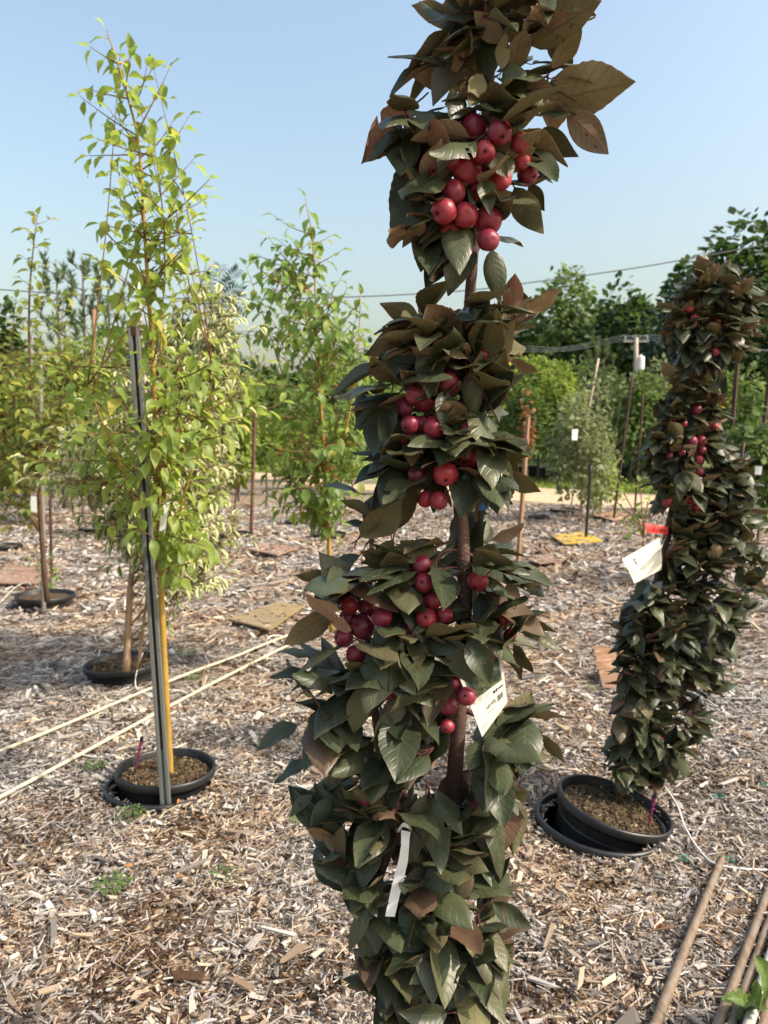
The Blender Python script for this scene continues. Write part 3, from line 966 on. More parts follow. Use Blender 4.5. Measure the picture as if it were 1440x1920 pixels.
def main_axis(y):
    cx = proj(on_trunk(y))[0]
    if 1010 < y < 1880 and random.random() < .46:
        cx = float(np.interp(y, [1010, 1210, 1440, 1548, 1670, 1760, 1880], [697, 690, 718, 752, 704, 720, 760]))
    return cx
whorls(leaves, PROF, main_axis, -70, 2050, 25, Y0, .125, blocked, (.080, .126), (5, 8), TIERS, (2, 4), DENS)
T_ = APPLE_T
hang_leaves(apple_tree, leaves, APPLE_LOW, APPLE_ME, [M['apple_top'], M['apple_under'], M['petiole']], 298)
print('apple leaves', len(leaves))

# ------------------------------------------------------------------ plant pots
def pot_mesh(r, h, ribs=3, seed=0, lip=.012):
    rg = random.Random(seed)
    prof = [(r * .80, -h), (r * .82, -h * .75)]
    z = -h * .70
    while z < -.055:
        prof += [(r * (.84 + .09 * (z + h) / h), z), (r * (.84 + .09 * (z + h) / h) + .004, z + .008), (r * (.845 + .09 * (z + h) / h) + .004, z + .020), (r * (.845 + .09 * (z + h) / h), z + .026)]
        z += .045
    prof += [(r * .95, -.045), (r * .955, -.040), (r + .002, -.036), (r + lip * .4, -.030), (r + lip * .5, -.006), (r + lip * .2, 0), (r - .004, .001), (r - .008, -.006), (r - .011, -.040), (r * .93, -.050), (r * .91, -.11), (r * .88, -.2), (r * .86, -h * .9)]
    ph = rg.uniform(0, 6)
    mb = MB()
    mb.lathe(prof, 56, 0, lambda a, i: .012 * math.sin(2 * a + ph) + .010 * math.sin(3 * a + ph * 1.7) + .004 * math.sin(7 * a + ph))
    return mb.mesh('plant_pot', M['pot'], True)
def soil_mesh(r, seed=0):
    rg = np.random.default_rng(seed)
    n, k = 9, 30
    vs, fs = [(0, 0, .012)], []
    for i in range(1, n + 1):
        for j in range(k):
            a = 2 * math.pi * j / k
            vs.append((r * i / n * math.cos(a), r * i / n * math.sin(a), .012 * (1 - (i / n) ** 2) + rg.uniform(-.005, .005)))
    for j in range(k): fs.append((0, 1 + j, 1 + (j + 1) % k))
    for i in range(1, n):
        for j in range(k):
            a, b = 1 + (i - 1) * k, 1 + i * k
            fs.append((a + j, b + j, b + (j + 1) % k, a + (j + 1) % k))
    mb = MB(); mb.add(vs, fs)
    return mb.mesh('soil', M['soil'], False)
def grit_mesh(r, seed, n=420):
    """crumbs of bark and dry moss on top of the soil"""
    rg = np.random.default_rng(seed)
    a = rg.uniform(0, 2 * np.pi, n); q = r * .96 * np.sqrt(rg.uniform(0, 1, n))
    c = np.stack([q * np.cos(a), q * np.sin(a), .010 * (1 - (q / r) ** 2) + rg.uniform(0, .006, n)], 1)
    return chip_cloud(c, rg.uniform(.006, .020, n), rg.uniform(.004, .009, n), rg.uniform(.003, .006, n), rg, 'grit', M['grit'], .6)

BOXV = np.array([[-.5, -.5, 0], [.5, -.5, 0], [.5, .5, 0], [-.5, .5, 0], [-.5, -.5, 1], [.5, -.5, 1], [.5, .5, 1], [-.5, .5, 1]], np.float32)
BOXQ = np.array([[4, 5, 6, 7], [0, 1, 5, 4], [1, 2, 6, 5], [2, 3, 7, 6], [3, 0, 4, 7]], np.int32)
def chip_cloud(c, L, W, H, rg, name, mat, tilt=.35):
    n = len(c)
    v = np.tile(BOXV[None], (n, 1, 1))
    v = v + rg.uniform(-.16, .16, v.shape).astype(np.float32)
    # splintered ends: one end narrower
    tap = rg.uniform(.25, 1.0, n).astype(np.float32)
    right = v[:, :, 0] > 0
    v[:, :, 1] = np.where(right, v[:, :, 1] * tap[:, None], v[:, :, 1])
    skew = rg.uniform(-.35, .35, n).astype(np.float32)
    v[:, :, 0] += v[:, :, 1] * skew[:, None] * .5
    bend = rg.uniform(-.35, .35, n).astype(np.float32)
    v[:, :, 1] += bend[:, None] * v[:, :, 0] ** 2
    v[:, :, 0] *= L[:, None]; v[:, :, 1] *= W[:, None]; v[:, :, 2] = (v[:, :, 2] - .3) * H[:, None]
    yaw = rg.uniform(0, 2 * np.pi, n); pit = rg.normal(0, tilt, n); rol = rg.normal(0, tilt, n)
    cy, sy, cp, sp, cr, sr = np.cos(yaw), np.sin(yaw), np.cos(pit), np.sin(pit), np.cos(rol), np.sin(rol)
    Rm = np.empty((n, 3, 3), np.float32)
    Rm[:, 0, 0] = cy * cp; Rm[:, 0, 1] = cy * sp * sr - sy * cr; Rm[:, 0, 2] = cy * sp * cr + sy * sr
    Rm[:, 1, 0] = sy * cp; Rm[:, 1, 1] = sy * sp * sr + cy * cr; Rm[:, 1, 2] = sy * sp * cr - cy * sr
    Rm[:, 2, 0] = -sp; Rm[:, 2, 1] = cp * sr; Rm[:, 2, 2] = cp * cr
    vv = np.einsum('nij,nvj->nvi', Rm, v) + c[:, None, :].astype(np.float32)
    q = (BOXQ[None] + (np.arange(n) * 8)[:, None, None]).reshape(-1, 4)
    return mesh_np(name, vv.reshape(-1, 3), quads=q, mats=[mat])

HOLES = []     # (x, y, r): no mulch chips inside
def pot(center, r, z, label, sock=None, tilt=(0, 0, 0), slabel=None, seed=0, group='black pots sunk in the mulch', sunk=.035):
    c = Vector((center.x, center.y, z))
    t = thing('plant_pot', label, 'pot', c, group, rot=tilt)
    obj('wall', pot_mesh(r, .34, seed=seed), t)
    s = obj('soil', soil_mesh(r * .915, seed), t, (0, 0, -sunk))
    if r > .15 and c.y < 5: tag(obj('grit', grit_mesh(r * .9, seed), s), kind='stuff')
    HOLES.append((c.x, c.y, r * .93))
    if sock:
        sc_ = Vector((center.x + sock[0], center.y + sock[1], sock[2]))
        o = obj('socket_pot', pot_mesh(r * 1.10, .36, seed=seed + 50, lip=.02), None, sc_)
        o.rotation_euler = (sock[3], sock[4], 0)
        d_ = MB(); d_.lathe([(.001, 0), (r * 1.03, .001)], 40); d_ = d_.build('shaded_soil_floor', M['shaded_soil'], o); d_.location = (0, 0, -.33)  # soil floor coloured almost black so the gap reads as a dark hole
        tag(o, slabel, 'pot', 'socket pots around the planted pots')
        HOLES.append((sc_.x, sc_.y, r * 1.0))
    return t

# ------------------------------------------------------------------ trees with individually built leaves
def leaves_along(path, spacing, size, out, droop=.5, start=.12):
    """alternate leaves hung on a twig path"""
    L = [0.0]
    for a, b in zip(path, path[1:]): L.append(L[-1] + (b - a).length)
    tot, res, d, k = L[-1], [], L[-1] * start, random.randrange(2)
    ang = rnd(0, 6)
    while d < tot * 1.001:
        i = max(j for j in range(len(L)) if L[j] <= d + 1e-9)
        i = min(i, len(path) - 2)
        f = (d - L[i]) / max(L[i + 1] - L[i], 1e-6)
        p = path[i].lerp(path[i + 1], f)
        t = (path[i + 1] - path[i]).normalized()
        ang += 2.4 + rnd(-.5, .5)
        x = t.orthogonal().normalized(); y = t.cross(x)
        sd = (x * math.cos(ang) + y * math.sin(ang))
        dr = (sd * .9 + t * .45 + out * .25 + Vector((0, 0, -droop * rnd(.2, 1.5)))).normalized()
        s = size * rnd(.65, 1.15)
        n = Vector((rnd(-.35, .35), rnd(-.35, .35), 1)) + out * .3
        p2 = p + dr * s * .18
        res.append((p2, dr, n, s))
        d += spacing * rnd(.6, 1.4)
    # tip leaf
    t = (path[-1] - path[-2]).normalized()
    res.append((path[-1] + t * size * .1, (t + Vector((0, 0, -.3))).normalized(), Vector((rnd(-.3, .3), rnd(-.3, .3), 1)), size * .8))
    return res

def leafy_tree(name, label, stems, Y, prof, nbr, T, ME, mats, size, spacing, bark_m, twig_m, elev=(30, 58), r0=.012, group=None, ylim=None, sub=2, droop=.5, shoots=(), maxparts=290, depthf=.85, cat='tree'):
    b = stems[0][0].copy()
    t = thing(name, label, cat, b, group)
    paths = []
    for k, st in enumerate(stems):
        _, pth = stem(t, st, r0 * (1 if k == 0 else .42), .0022, bark_m, 'trunk' if k == 0 else 'branch', 8, 4, .03)
        paths.append(pth)
    lv = []
    for pth in paths:
        top = pth[int(len(pth) * .6):]
        lv += leaves_along(top, spacing * .62, size, Vector((0, 0, 0)), droop)
    y0, y1 = ylim or (prof[0][0], prof[-1][0])
    tw = MB()
    def twig(a, bb, up=.25):
        m = a.lerp(bb, .5) + Vector((0, 0, -up * .12 * (bb - a).length)) + Vector((rnd(-1, 1), rnd(-1, 1), rnd(-1, 1))) * .05 * (bb - a).length
        pt = smooth_path([a, m, bb], 4)
        n = len(pt)
        tw.tube([p - b for p in pt], [.0038 - .0026 * i / (n - 1) for i in range(n)], 5)
        return pt
    for (a, e) in shoots:
        pt = twig(P(*a, Y), P(*e, Y + rnd(-.15, .15)))
        lv += leaves_along(pt, spacing * .95, size, (pt[-1] - pt[0]).normalized() * .6, droop)
    for i in range(nbr):
        y = y0 + (y1 - y0) * random.random() ** .72
        l, r = prof_at(prof, y)
        pth = random.choice(paths) if random.random() < .4 else paths[0]
        th = rnd(0, 2 * math.pi)
        cx = .5 * (l + r)
        px = cx + math.cos(th) * (r - l) * .5 * math.sqrt(rnd(.25, 1))
        tip = P(px, y, Y + math.sin(th) * (r - l) * .5 / F * Y * depthf)
        # start on the stem, below the tip
        best = min(pth, key=lambda q: abs((tip.z - q.z) - math.hypot(tip.x - q.x, tip.y - q.y) * math.tan(R(rnd(*elev)))))
        if (tip - best).length < .05: continue
        pt = twig(best, tip)
        out = Vector((tip.x - best.x, tip.y - best.y, 0)).normalized()
        lv += leaves_along(pt, spacing, size, out, droop, .25)
        for s_ in range(sub):
            if (tip - best).length < .25: break
            q = pt[int(len(pt) * rnd(.35, .8))]
            sd = Vector((rnd(-1, 1), rnd(-1, 1), rnd(-.2, .7))).normalized() + out * .7
            pt2 = twig(q, q + sd * rnd(.10, .24))
            lv += leaves_along(pt2, spacing, size, sd, droop, .3)
    tw.build('twigs', twig_m, t, smooth=True)['kind'] = 'stuff'
    lv = [l_ for l_ in lv if l_[0].z > .12]
    hang_leaves(t, lv, T, ME, mats, maxparts)
    print(name, len(lv))
    return t

LIME = small_set(M['lime_leaf'], M['orange_twig'], name='lime_leaf')
GREEN = small_set(M['green_leaf'], M['orange_twig'], name='green_leaf', curl=(.2, .6))
VARI = small_set(M['variegated_leaf'], M['orange_twig'], name='variegated_leaf', wd=(.48, .62), curl=(.1, .6), fold=(.1, .7))
CRAB = small_set(M['crab_leaf'], M['orange_twig'], name='yellow_green_leaf', wd=(.5, .64), curl=(.1, .5))

# the lime-green tree by the steel post
YL = 3.2
lstem_px = [(320, 1478), (316, 1400), (311, 1300), (306, 1200), (302, 1100), (299, 1000), (296, 900), (291, 780), (285, 650), (278, 540), (272, 450), (266, 340), (258, 255), (240, 185), (222, 120), (200, 58)]
LPROF = [(90, 205, 245), (130, 225, 310), (185, 170, 290), (240, 195, 350), (290, 190, 335), (340, 215, 355), (400, 220, 370), (470, 235, 350), (520, 200, 340), (570, 215, 345), (620, 205, 385), (660, 160, 430), (720, 120, 425), (780, 115, 440), (850, 120, 430), (900, 165, 420), (950, 200, 395), (1000, 255, 400), (1060, 270, 390)]
lime_tree = leafy_tree('lime_leaved_tree', 'slender tree with lime green leaves and yellow stem behind the steel post', [[P(x, y, YL) for x, y in lstem_px],
    [P(300, 1000, YL), P(312, 900, YL - .05), P(305, 740, YL - .06), P(302, 620, YL - .05), P(310, 520, YL - .03)], [P(302, 1080, YL), P(345, 930, YL + .1), P(385, 800, YL + .1), P(400, 690, YL + .1)], [P(301, 1060, YL), P(250, 930, YL - .1), P(200, 810, YL - .12), P(165, 720, YL - .12)]],
    YL, LPROF, 92, *LIME, .074, .050, M['yellow_bark'], M['orange_twig'], r0=.0175, ylim=(80, 1010), droop=1.0,
    shoots=[((258, 255), (152, 182)), ((262, 290), (168, 292)), ((259, 245), (318, 128)), ((264, 320), (352, 222)), ((270, 400), (362, 300)), ((272, 440), (388, 372)), ((270, 400), (212, 362)), ((284, 560), (182, 488)), ((240, 185), (175, 170)), ((222, 120), (172, 90)), ((222, 120), (250, 85)), ((272, 450), (360, 430)), ((300, 1020), (392, 1045)), ((300, 900), (455, 735)), ((296, 860), (104, 690))])

# the mid-green tree with berries
YM = 4.7
mstem = [(622, 1185), (620, 1110), (616, 1000), (610, 900), (604, 800), (598, 700), (593, 600), (590, 520), (585, 440), (572, 372)]
MPROF = [(385, 562, 588), (410, 525, 600), (450, 520, 630), (490, 500, 635), (550, 490, 635), (600, 490, 675), (650, 490, 690), (700, 480, 705), (760, 488, 710), (850, 500, 695), (900, 520, 680), (950, 565, 665), (1000, 595, 635)]
mid_tree = leafy_tree('berry_tree', 'bushy green tree with small red berries and a straight yellow stem', [[P(x, y, YM) for x, y in mstem], [P(612, 960, YM), P(560, 800, YM), P(510, 640, YM), P(462, 500, YM)], [P(612, 950, YM), P(650, 800, YM), P(670, 680, YM), P(676, 555, YM)]],
    YM, MPROF, 108, *GREEN, .084, .058, M['yellow_bark'], M['orange_twig'], r0=.017, ylim=(430, 985), sub=2, droop=1.0,
    shoots=[((585, 440), (514, 405)), ((588, 480), (520, 450)), ((588, 500), (640, 470)), ((594, 600), (640, 520)), ((545, 640), (535, 540)), ((575, 600), (552, 520))])
# berries of that tree
ico = [(0, 0, 1), (.894, 0, .447), (.276, .851, .447), (-.724, .526, .447), (-.724, -.526, .447), (.276, -.851, .447), (.724, .526, -.447), (-.276, .851, -.447), (-.894, 0, -.447), (-.276, -.851, -.447), (.724, -.526, -.447), (0, 0, -1)]
icf = [(0, 1, 2), (0, 2, 3), (0, 3, 4), (0, 4, 5), (0, 5, 1), (1, 6, 2), (2, 7, 3), (3, 8, 4), (4, 9, 5), (5, 10, 1), (6, 7, 2), (7, 8, 3), (8, 9, 4), (9, 10, 5), (10, 6, 1), (11, 7, 6), (11, 8, 7), (11, 9, 8), (11, 10, 9), (11, 6, 10)]
mb = MB()
mbase = Vector(mid_tree.location)
for i in range(45):
    y = rnd(470, 950); l, r = prof_at(MPROF, y)
    c = P(rnd(l + 15, r - 15), y, YM - rnd(.0, .25)) - mbase
    for k in range(random.randint(2, 5)):
        c2 = c + Vector((rnd(-.02, .02), rnd(-.02, .02), rnd(-.03, .02)))
        mb.add([c2 + Vector(v) * .0055 for v in ico], icf)
tag(mb.build('berries', M['berry'], mid_tree, smooth=True), kind='stuff')

# variegated shrub-tree behind the lime tree
YV = 4.35
VPROF = [(520, 370, 440), (560, 320, 450), (600, 260, 455), (660, 190, 455), (720, 165, 450), (780, 125, 460), (850, 110, 470), (900, 135, 460), (950, 160, 450), (1000, 200, 445), (1040, 380, 440)]
vari_tree = leafy_tree('variegated_dogwood', 'bushy dogwood with cream edged leaves and two tan trunks', [[P(237, 1258, YV), P(240, 1180, YV), P(246, 1080, YV), P(262, 980, YV), P(280, 860, YV), P(300, 700, YV), P(350, 560, YV)], [P(258, 1256, YV), P(272, 1150, YV), P(284, 1040, YV), P(330, 900, YV), P(400, 760, YV)]],
    YV, VPROF, 190, *VARI, .080, .048, M['tan_bark'], M['orange_twig'], r0=.024, ylim=(520, 1010), sub=2, droop=1.0, depthf=.6)

# crab apple with upright brown limbs at the left edge
YC = 5.9
CPROF = [(405, 50, 95), (480, 45, 85), (540, 20, 120), (600, -30, 160), (660, -50, 180), (720, -70, 175), (800, -80, 150), (870, -80, 90), (930, -50, 30)]
crab_left = leafy_tree('upright_fruit_tree', 'fruit tree with upright brown limbs beside the grey stake', [[P(88, 1128, YC), P(78, 1000, YC), P(72, 900, YC), P(64, 800, YC), P(56, 680, YC), P(55, 560, YC), P(62, 470, YC), P(70, 405, YC)],
    [P(72, 860, YC), P(95, 740, YC), P(112, 640, YC), P(120, 560, YC)], [P(70, 860, YC), P(30, 770, YC), P(22, 650, YC), P(30, 560, YC)], [P(70, 880, YC), P(20, 820, YC), P(-40, 720, YC), P(-60, 600, YC)], [P(72, 850, YC), P(130, 720, YC), P(180, 630, YC)]],
    YC, CPROF, 88, *CRAB, .085, .075, M['brown_bark'], M['orange_twig'], r0=.022, ylim=(545, 920), sub=2, droop=.5, depthf=.8,
    shoots=[((70, 405), (62, 398)), ((68, 420), (92, 412)), ((66, 440), (46, 428)), ((63, 465), (82, 452)), ((60, 490), (40, 480)), ((58, 510), (80, 498)), ((56, 535), (38, 522)), ((55, 555), (84, 540)), ((55, 580), (24, 560))])

# the second columnar crab apple on the right, two stems, dark leaves
YR = 3.0
rbase = PZ(1160, 1490, .05)
rtree = thing('crab_apple_tree', 'leaning columnar crab apple with red ribbon rising from a tilted pot', 'tree', rbase, 'columnar crab apple trees')
rs1 = [rbase, P(1168, 1440, YR), P(1195, 1300, YR), P(1215, 1180, YR), P(1235, 1080, YR), P(1252, 1000, YR), P(1268, 920, YR), P(1285, 830, YR), P(1300, 720, YR), P(1318, 640, YR), P(1335, 540, YR)]
rs2 = [P(1185, 1360, YR), P(1240, 1240, YR + .03), P(1300, 1130, YR + .03), P(1350, 1010, YR + .03), P(1380, 910, YR + .03), P(1395, 830, YR + .03)]
stem(rtree, rs1, .024, .008, M['apple_bark'], 'trunk', 10, 4, .06)
stem(rtree, rs2, .015, .006, M['apple_bark'], 'branch', 8, 4, .06)
RP1 = [(480, 1310, 1360), (505, 1290, 1400), (530, 1250, 1436), (570, 1240, 1446), (620, 1238, 1440), (660, 1242, 1415), (690, 1222, 1370), (720, 1215, 1350), (780, 1222, 1375), (840, 1185, 1395), (880, 1200, 1410), (930, 1205, 1425), (1000, 1228, 1440), (1060, 1215, 1445), (1110, 1180, 1445), (1160, 1140, 1435), (1200, 1150, 1425),
       (1260, 1145, 1400), (1320, 1145, 1375), (1370, 1138, 1350), (1420, 1140, 1320), (1460, 1155, 1300), (1490, 1175, 1265)]
rl = []
tries = 0
RAP = [(1292, 578, 9), (1302, 597, 8), (1345, 602, 7), (1340, 660, 8), (1262, 787, 6), (1282, 795, 7), (1307, 768, 9), (1297, 828, 11), (1316, 826, 9), (1280, 850, 8), (1310, 862, 9), (1310, 885, 9), (1250, 940, 10), (1294, 938, 8), (1308, 952, 9), (1256, 855, 6), (1340, 800, 7), (1225, 1235, 6), (1238, 1385, 5), (1318, 845, 8)]
rap3 = []
for (x, y, r) in RAP:
    rap3.append((P(x, y, YR - .10), r / F * YR, x, y, r))
for i, (c, rad, x, y, r) in enumerate(rap3):
    q = Vector((rnd(-.4, .4), 1, rnd(0, .6))).to_track_quat('Z', 'Y')
    a = obj('apple', APM[i % 5], rtree, c - rbase, q, rad * 1.0)
    obj('calyx', CALYX, a)
    mb = MB(); mb.tube([c - rbase, c - rbase + Vector((.01, .06, .02))], .0015, 4); mb.build('fruit_stalk', M['petiole'], rtree)
RC = [(1248, 1010, 14), (1230, 988, 20), (1205, 1055, 34), (1190, 1060, 20), (1225, 1040, 20), (1252, 960, 10), (1232, 1085, 8), (1228, 1515, 12), (1330, 870, 10), (1375, 800, 14), (1365, 840, 8), (1200, 1240, 0)]
def rtest(p, d, n, s_):
    for q in tri_samples(p, d, n, s_):
        x_, y_, f_ = proj(q)
        if q.z < .12: return True
        for (ax, ay, r_) in RC:
            if (x_ - ax) ** 2 + (y_ - ay) ** 2 < r_ * r_: return True
        for (c_, rad, ax, ay, r_) in rap3:
            if q.y < c_.y and (x_ - ax) ** 2 + (y_ - ay) ** 2 < (r_ * .5) ** 2: return True
    return False
def raxis(y):
    c1 = float(np.interp(y, [540, 640, 830, 1000, 1180, 1440], [1335, 1318, 1290, 1258, 1220, 1170]))
    c2 = float(np.interp(y, [830, 910, 1010, 1130, 1240, 1360], [1395, 1380, 1350, 1300, 1240, 1190]))
    return c2 if (y > 860 and random.random() < .5) else c1
whorls(rl, RP1, raxis, 512, 1480, 10.5, YR, .21, rtest, (.074, .118), (5, 8), [(480, 680), (690, 960), (990, 1500)], (3, 5), [(490, .9), (640, .85), (680, .5), (700, .4), (740, .9), (1000, 1), (1480, 1)])
hang_leaves(rtree, rl, APPLE_LOW, APPLE_ME, [M['apple_top'], M['apple_under'], M['petiole']], 298)
print('right leaves', len(rl))

# ------------------------------------------------------------------ pots in place
pot(base, .21, .10, 'black pot holding the tall crab apple with the white ribbon', (0.01, -.01, .015, 0, 0), slabel='black socket pot under the tall crab apple with the white ribbon', seed=1)
lc = PZ(312, 1437, .085)
pot(lc, .205, .085, 'black pot with purple drip stake holding the lime green tree', (-.012, -.03, .022, -.06, .05), (-.02, .03, 0), 'black socket pot around the lime green tree', 2)
rc = PZ(1153, 1506, .085)
rpot = pot(rc, .215, .085, 'tilted black pot holding the leaning crab apple', (-.062, -.022, .034, .02, .06), (R(2), R(14), 0), 'wide black socket pot gaping beside the tilted pot', 3)
vc = PZ(230, 1240, .115)
pot(vc, .225, .115, 'black pot with white drip tube holding the cream edged dogwood', None, (.02, -.03, 0), None, 4)
kc = PZ(84, 1114, .11)
pot(kc, .25, .11, 'black pot beside the grey stake with a small leafy shoot', None, (0, .02, 0), None, 5)
FARPOTS = [(180, 990, 32, 'black pot with a thin reddish trunk beyond the mulch boards'), (565, 976, 30, 'black pot with a thin pale trunk left of the berry tree stem'), (616, 1000, 34, 'black pot behind the stem of the berry tree'), (440, 1000, 32, 'low black pot beside the rusty brown stake'), (20, 908, 28, 'low black pot beside the sand track at the crab apple limbs'),
           (1060, 955, 28, 'black pot under the willow-like shrub by the pale bamboo cane'), (735, 965, 34, 'black pot seen through the gap under the hanging apples'), (130, 903, 26, 'low black pot beyond the blue ribbon stake'), (10, 1022, 30, 'black pot cut by the frame beside the pink board'), (1190, 966, 30, 'rust stained pot rim near the dark brown cane'), (1010, 968, 20, 'small dark pot beside the brown wooden stake')]
for i, (x, y, hw, lab) in enumerate(FARPOTS):
    c = PZ(x, y, .06)
    pot(c, hw / F * c.y, .07, lab, None, (rnd(-.03, .03), rnd(-.03, .03), 0), None, 20 + i)

# ------------------------------------------------------------------ wood chips
def in_hole(x, y):
    m = np.zeros(len(x), bool)
    for hx, hy, r in HOLES: m |= (x - hx) ** 2 + (y - hy) ** 2 < r * r
    return m
def scatter(n, y0, y1, rg, pw):
    u = rg.uniform(0, 1, n)
    y = (y0 ** pw + u * (y1 ** pw - y0 ** pw)) ** (1 / pw)
    x = rg.uniform(-1, 1, n) * (.62 * y + .25)
    k = ~in_hole(x, y)
    # keep to the near side of the track
    k &= ((x * ROAD_N.x + (y - 24.3) * ROAD_N.y) < -1.9)
    return x[k], y[k]
def hgt(x, y): return .010 + .010 * np.sin(x * 5.1 + np.sin(y * 3.3) * 1.3) * np.cos(y * 4.3 + x * 1.7)
rg = np.random.default_rng(11)
SOILP = [(PZ(x, y, 0), r) for x, y, r in [(235, 1830, .16), (300, 1730, .10), (120, 1520, .17), (40, 1600, .12), (360, 1560, .10), (560, 1860, .12), (1330, 1480, .12), (1120, 1660, .09), (1010, 1880, .12), (250, 1360, .14), (700, 1440, .2), (460, 1250, .15)]]
def bare(x, y):
    m = np.zeros(len(x))
    for c, r in SOILP: m += np.exp(-((x - c.x) ** 2 + ((y - c.y) * .8) ** 2) / (r * r))
    return m
def layer(n, y0, y1, lm, name, rg, zs=.012, pw=2, tilt=.30):
    x, y = scatter(n, y0, y1, rg, pw)
    k = rg.uniform(0, 1, len(x)) > bare(x, y) * .85
    x, y = x[k], y[k]
    m = len(x)
    sc = np.clip(y / 3.2, .85, 2.1)
    L = np.clip(rg.lognormal(math.log(lm), .45, m), .007, .085) * sc
    W = np.clip(L * rg.uniform(.09, .40, m), .0036, .019 * sc)
    H = np.clip(W * rg.uniform(.25, .6, m), .002, .008 * sc)
    z = hgt(x, y) + rg.uniform(0, 1, m) * zs
    me = chip_cloud(np.stack([x, y, z], 1), L, W, H, rg, name, M['chip'], tilt)
    o = obj(name, me, mulch)
    o['kind'] = 'stuff'
    o['label'] = 'loose bark and wood chips covering the bed'
layer(76000, 1.45, 4.4, .0215, 'wood_chips', rg)
layer(46000, 4.3, 17, .030, 'wood_chips', rg, .015, 1.7)
# fine crumbs near the camera
x, y = scatter(20000, 1.45, 3.6, rg, 2)
m = len(x)
o = obj('bark_crumbs', chip_cloud(np.stack([x, y, hgt(x, y) - .004], 1), rg.uniform(.006, .018, m), rg.uniform(.003, .007, m), rg.uniform(.002, .004, m), rg, 'bark_crumbs', M['chip'], .4), mulch)
o['kind'] = 'stuff'
# dark damp crumbs where the soil shows, and long fibrous shreds
x, y = scatter(60000, 1.45, 5.0, rg, 2)
k = rg.uniform(0, 1, len(x)) < bare(x, y) * 1.2
x, y = x[k], y[k]; m = len(x)
o = obj('soil_crumbs', chip_cloud(np.stack([x, y, hgt(x, y) + .002 + rg.uniform(0, .006, m)], 1), rg.uniform(.006, .022, m), rg.uniform(.004, .010, m), rg.uniform(.003, .006, m), rg, 'soil_crumbs', M['damp'], .4), mulch)
o['kind'] = 'stuff'
x, y = scatter(9000, 1.45, 6.0, rg, 1.8)
m = len(x); sc = np.clip(y / 3.2, .8, 1.8)
o = obj('wood_shreds', chip_cloud(np.stack([x, y, hgt(x, y) + .010 + rg.uniform(0, .010, m)], 1), rg.uniform(.035, .10, m) * sc, rg.uniform(.0022, .005, m) * sc, rg.uniform(.0015, .003, m) * sc, rg, 'wood_shreds', M['chip'], .14), mulch)
o['kind'] = 'stuff'
# the largest splinters, each a piece of its own
x, y = scatter(285, 1.6, 4.2, rg, 1.6)
SHARD = []
for k in range(12):
    r2 = np.random.default_rng(500 + k)
    me = chip_cloud(np.zeros((1, 3)), np.array([1.0]), np.array([r2.uniform(.10, .30)]), np.array([.07]), r2, 'wood_splinter', M['chip'], 0.0)
    # undo the random yaw: shards are turned by their objects
    SHARD.append(me)
for i in range(len(x)):
    L = float(np.clip(rg.lognormal(math.log(.064), .35), .04, .15))
    o = obj('wood_splinter', SHARD[i % 12], mulch, (float(x[i]), float(y[i]), float(hgt(x[i], y[i])) + .016 + rnd(0, .008)), None, L)
    o.rotation_euler = (rnd(-.14, .14), rnd(-.14, .14), rnd(0, 6.28))

# ------------------------------------------------------------------ plywood squares lying on the mulch
def board(quad, mat, label, z0=.02, thick=.014, warp=.0):
    """quad: four photo points (near-left, near-right, far-right, far-left) on the ground"""
    z = z0 + .026
    c = [PZ(x, y, z + .012) for x, y in quad]
    ctr = sum(c, Vector()) / 4
    ux = (c[1] - c[0] + c[2] - c[3]); ux.z = 0
    ang = math.atan2(ux.y, ux.x)
    rot = Matrix.Rotation(-ang, 3, 'Z')
    loc = [rot @ (p - ctr) for p in c]
    mb = MB()
    n = 8
    vs = []
    for lay in (0, -thick):
        for i in range(n + 1):
            for j in range(n + 1):
                u, v = i / n, j / n
                p = loc[0].lerp(loc[1], u).lerp(loc[3].lerp(loc[2], u), v)
                vs.append((p.x, p.y, lay + warp * ((2 * u - 1) ** 2) + rnd(-.0008, .0008)))
    k = (n + 1)
    fs = []
    for i in range(n):
        for j in range(n):
            a = i * k + j
            fs.append((a, a + k, a + k + 1, a + 1))
            b = a + k * k
            fs.append((b, b + 1, b + k + 1, b + k))
    for i in range(n):
        for a, b in ((i, i + 1), (n * k + i + 1, n * k + i), ((i + 1) * k, i * k), (i * k + n, (i + 1) * k + n)):
            fs.append((a, b, b + k * k, a + k * k))
    mb.add(vs, fs)
    o = mb.build('plywood_board', mat)
    o.location = ctr
    o.rotation_euler = (0, 0, ang)
    rq = np.random.default_rng(int(quad[0][0]) + 900)
    q = 26
    uu, vv = rq.uniform(.02, .98, q), rq.uniform(.02, .98, q)
    pp = [loc[0].lerp(loc[1], a).lerp(loc[3].lerp(loc[2], a), b) for a, b in zip(uu, vv)]
    cc = np.array([(p.x, p.y, .003) for p in pp])
    sz = max(1.0, ctr.y / 4.5)
    d_ = obj('scattered_chips', chip_cloud(cc, rq.uniform(.012, .045, q) * sz, rq.uniform(.004, .012, q) * sz, rq.uniform(.003, .006, q) * sz, rq, 'scattered_chips', M['chip'], .08), o)
    d_['kind'] = 'stuff'
    return tag(o, label, 'board', 'plywood squares on the mulch')
board([(428, 1160), (505, 1180), (575, 1132), (520, 1128)], M['ply_yellow'], 'weathered yellow plywood square beside the cream pipes', .02)
board([(-30, 1092), (66, 1094), (118, 1064), (12, 1058)], M['ply_pink'], 'pink brown plywood square behind the potted leafy shoot', .02)
board([(468, 1030), (520, 1040), (558, 1026), (495, 1018)], M['ply_pink'], 'thick pinkish plywood square between the dogwood and the yellow stem', .03, .02)
board([(258, 1075), (318, 1086), (392, 1070), (320, 1058)], M['ply_yellow'], 'dull yellow plywood square behind the lime green tree', .02)
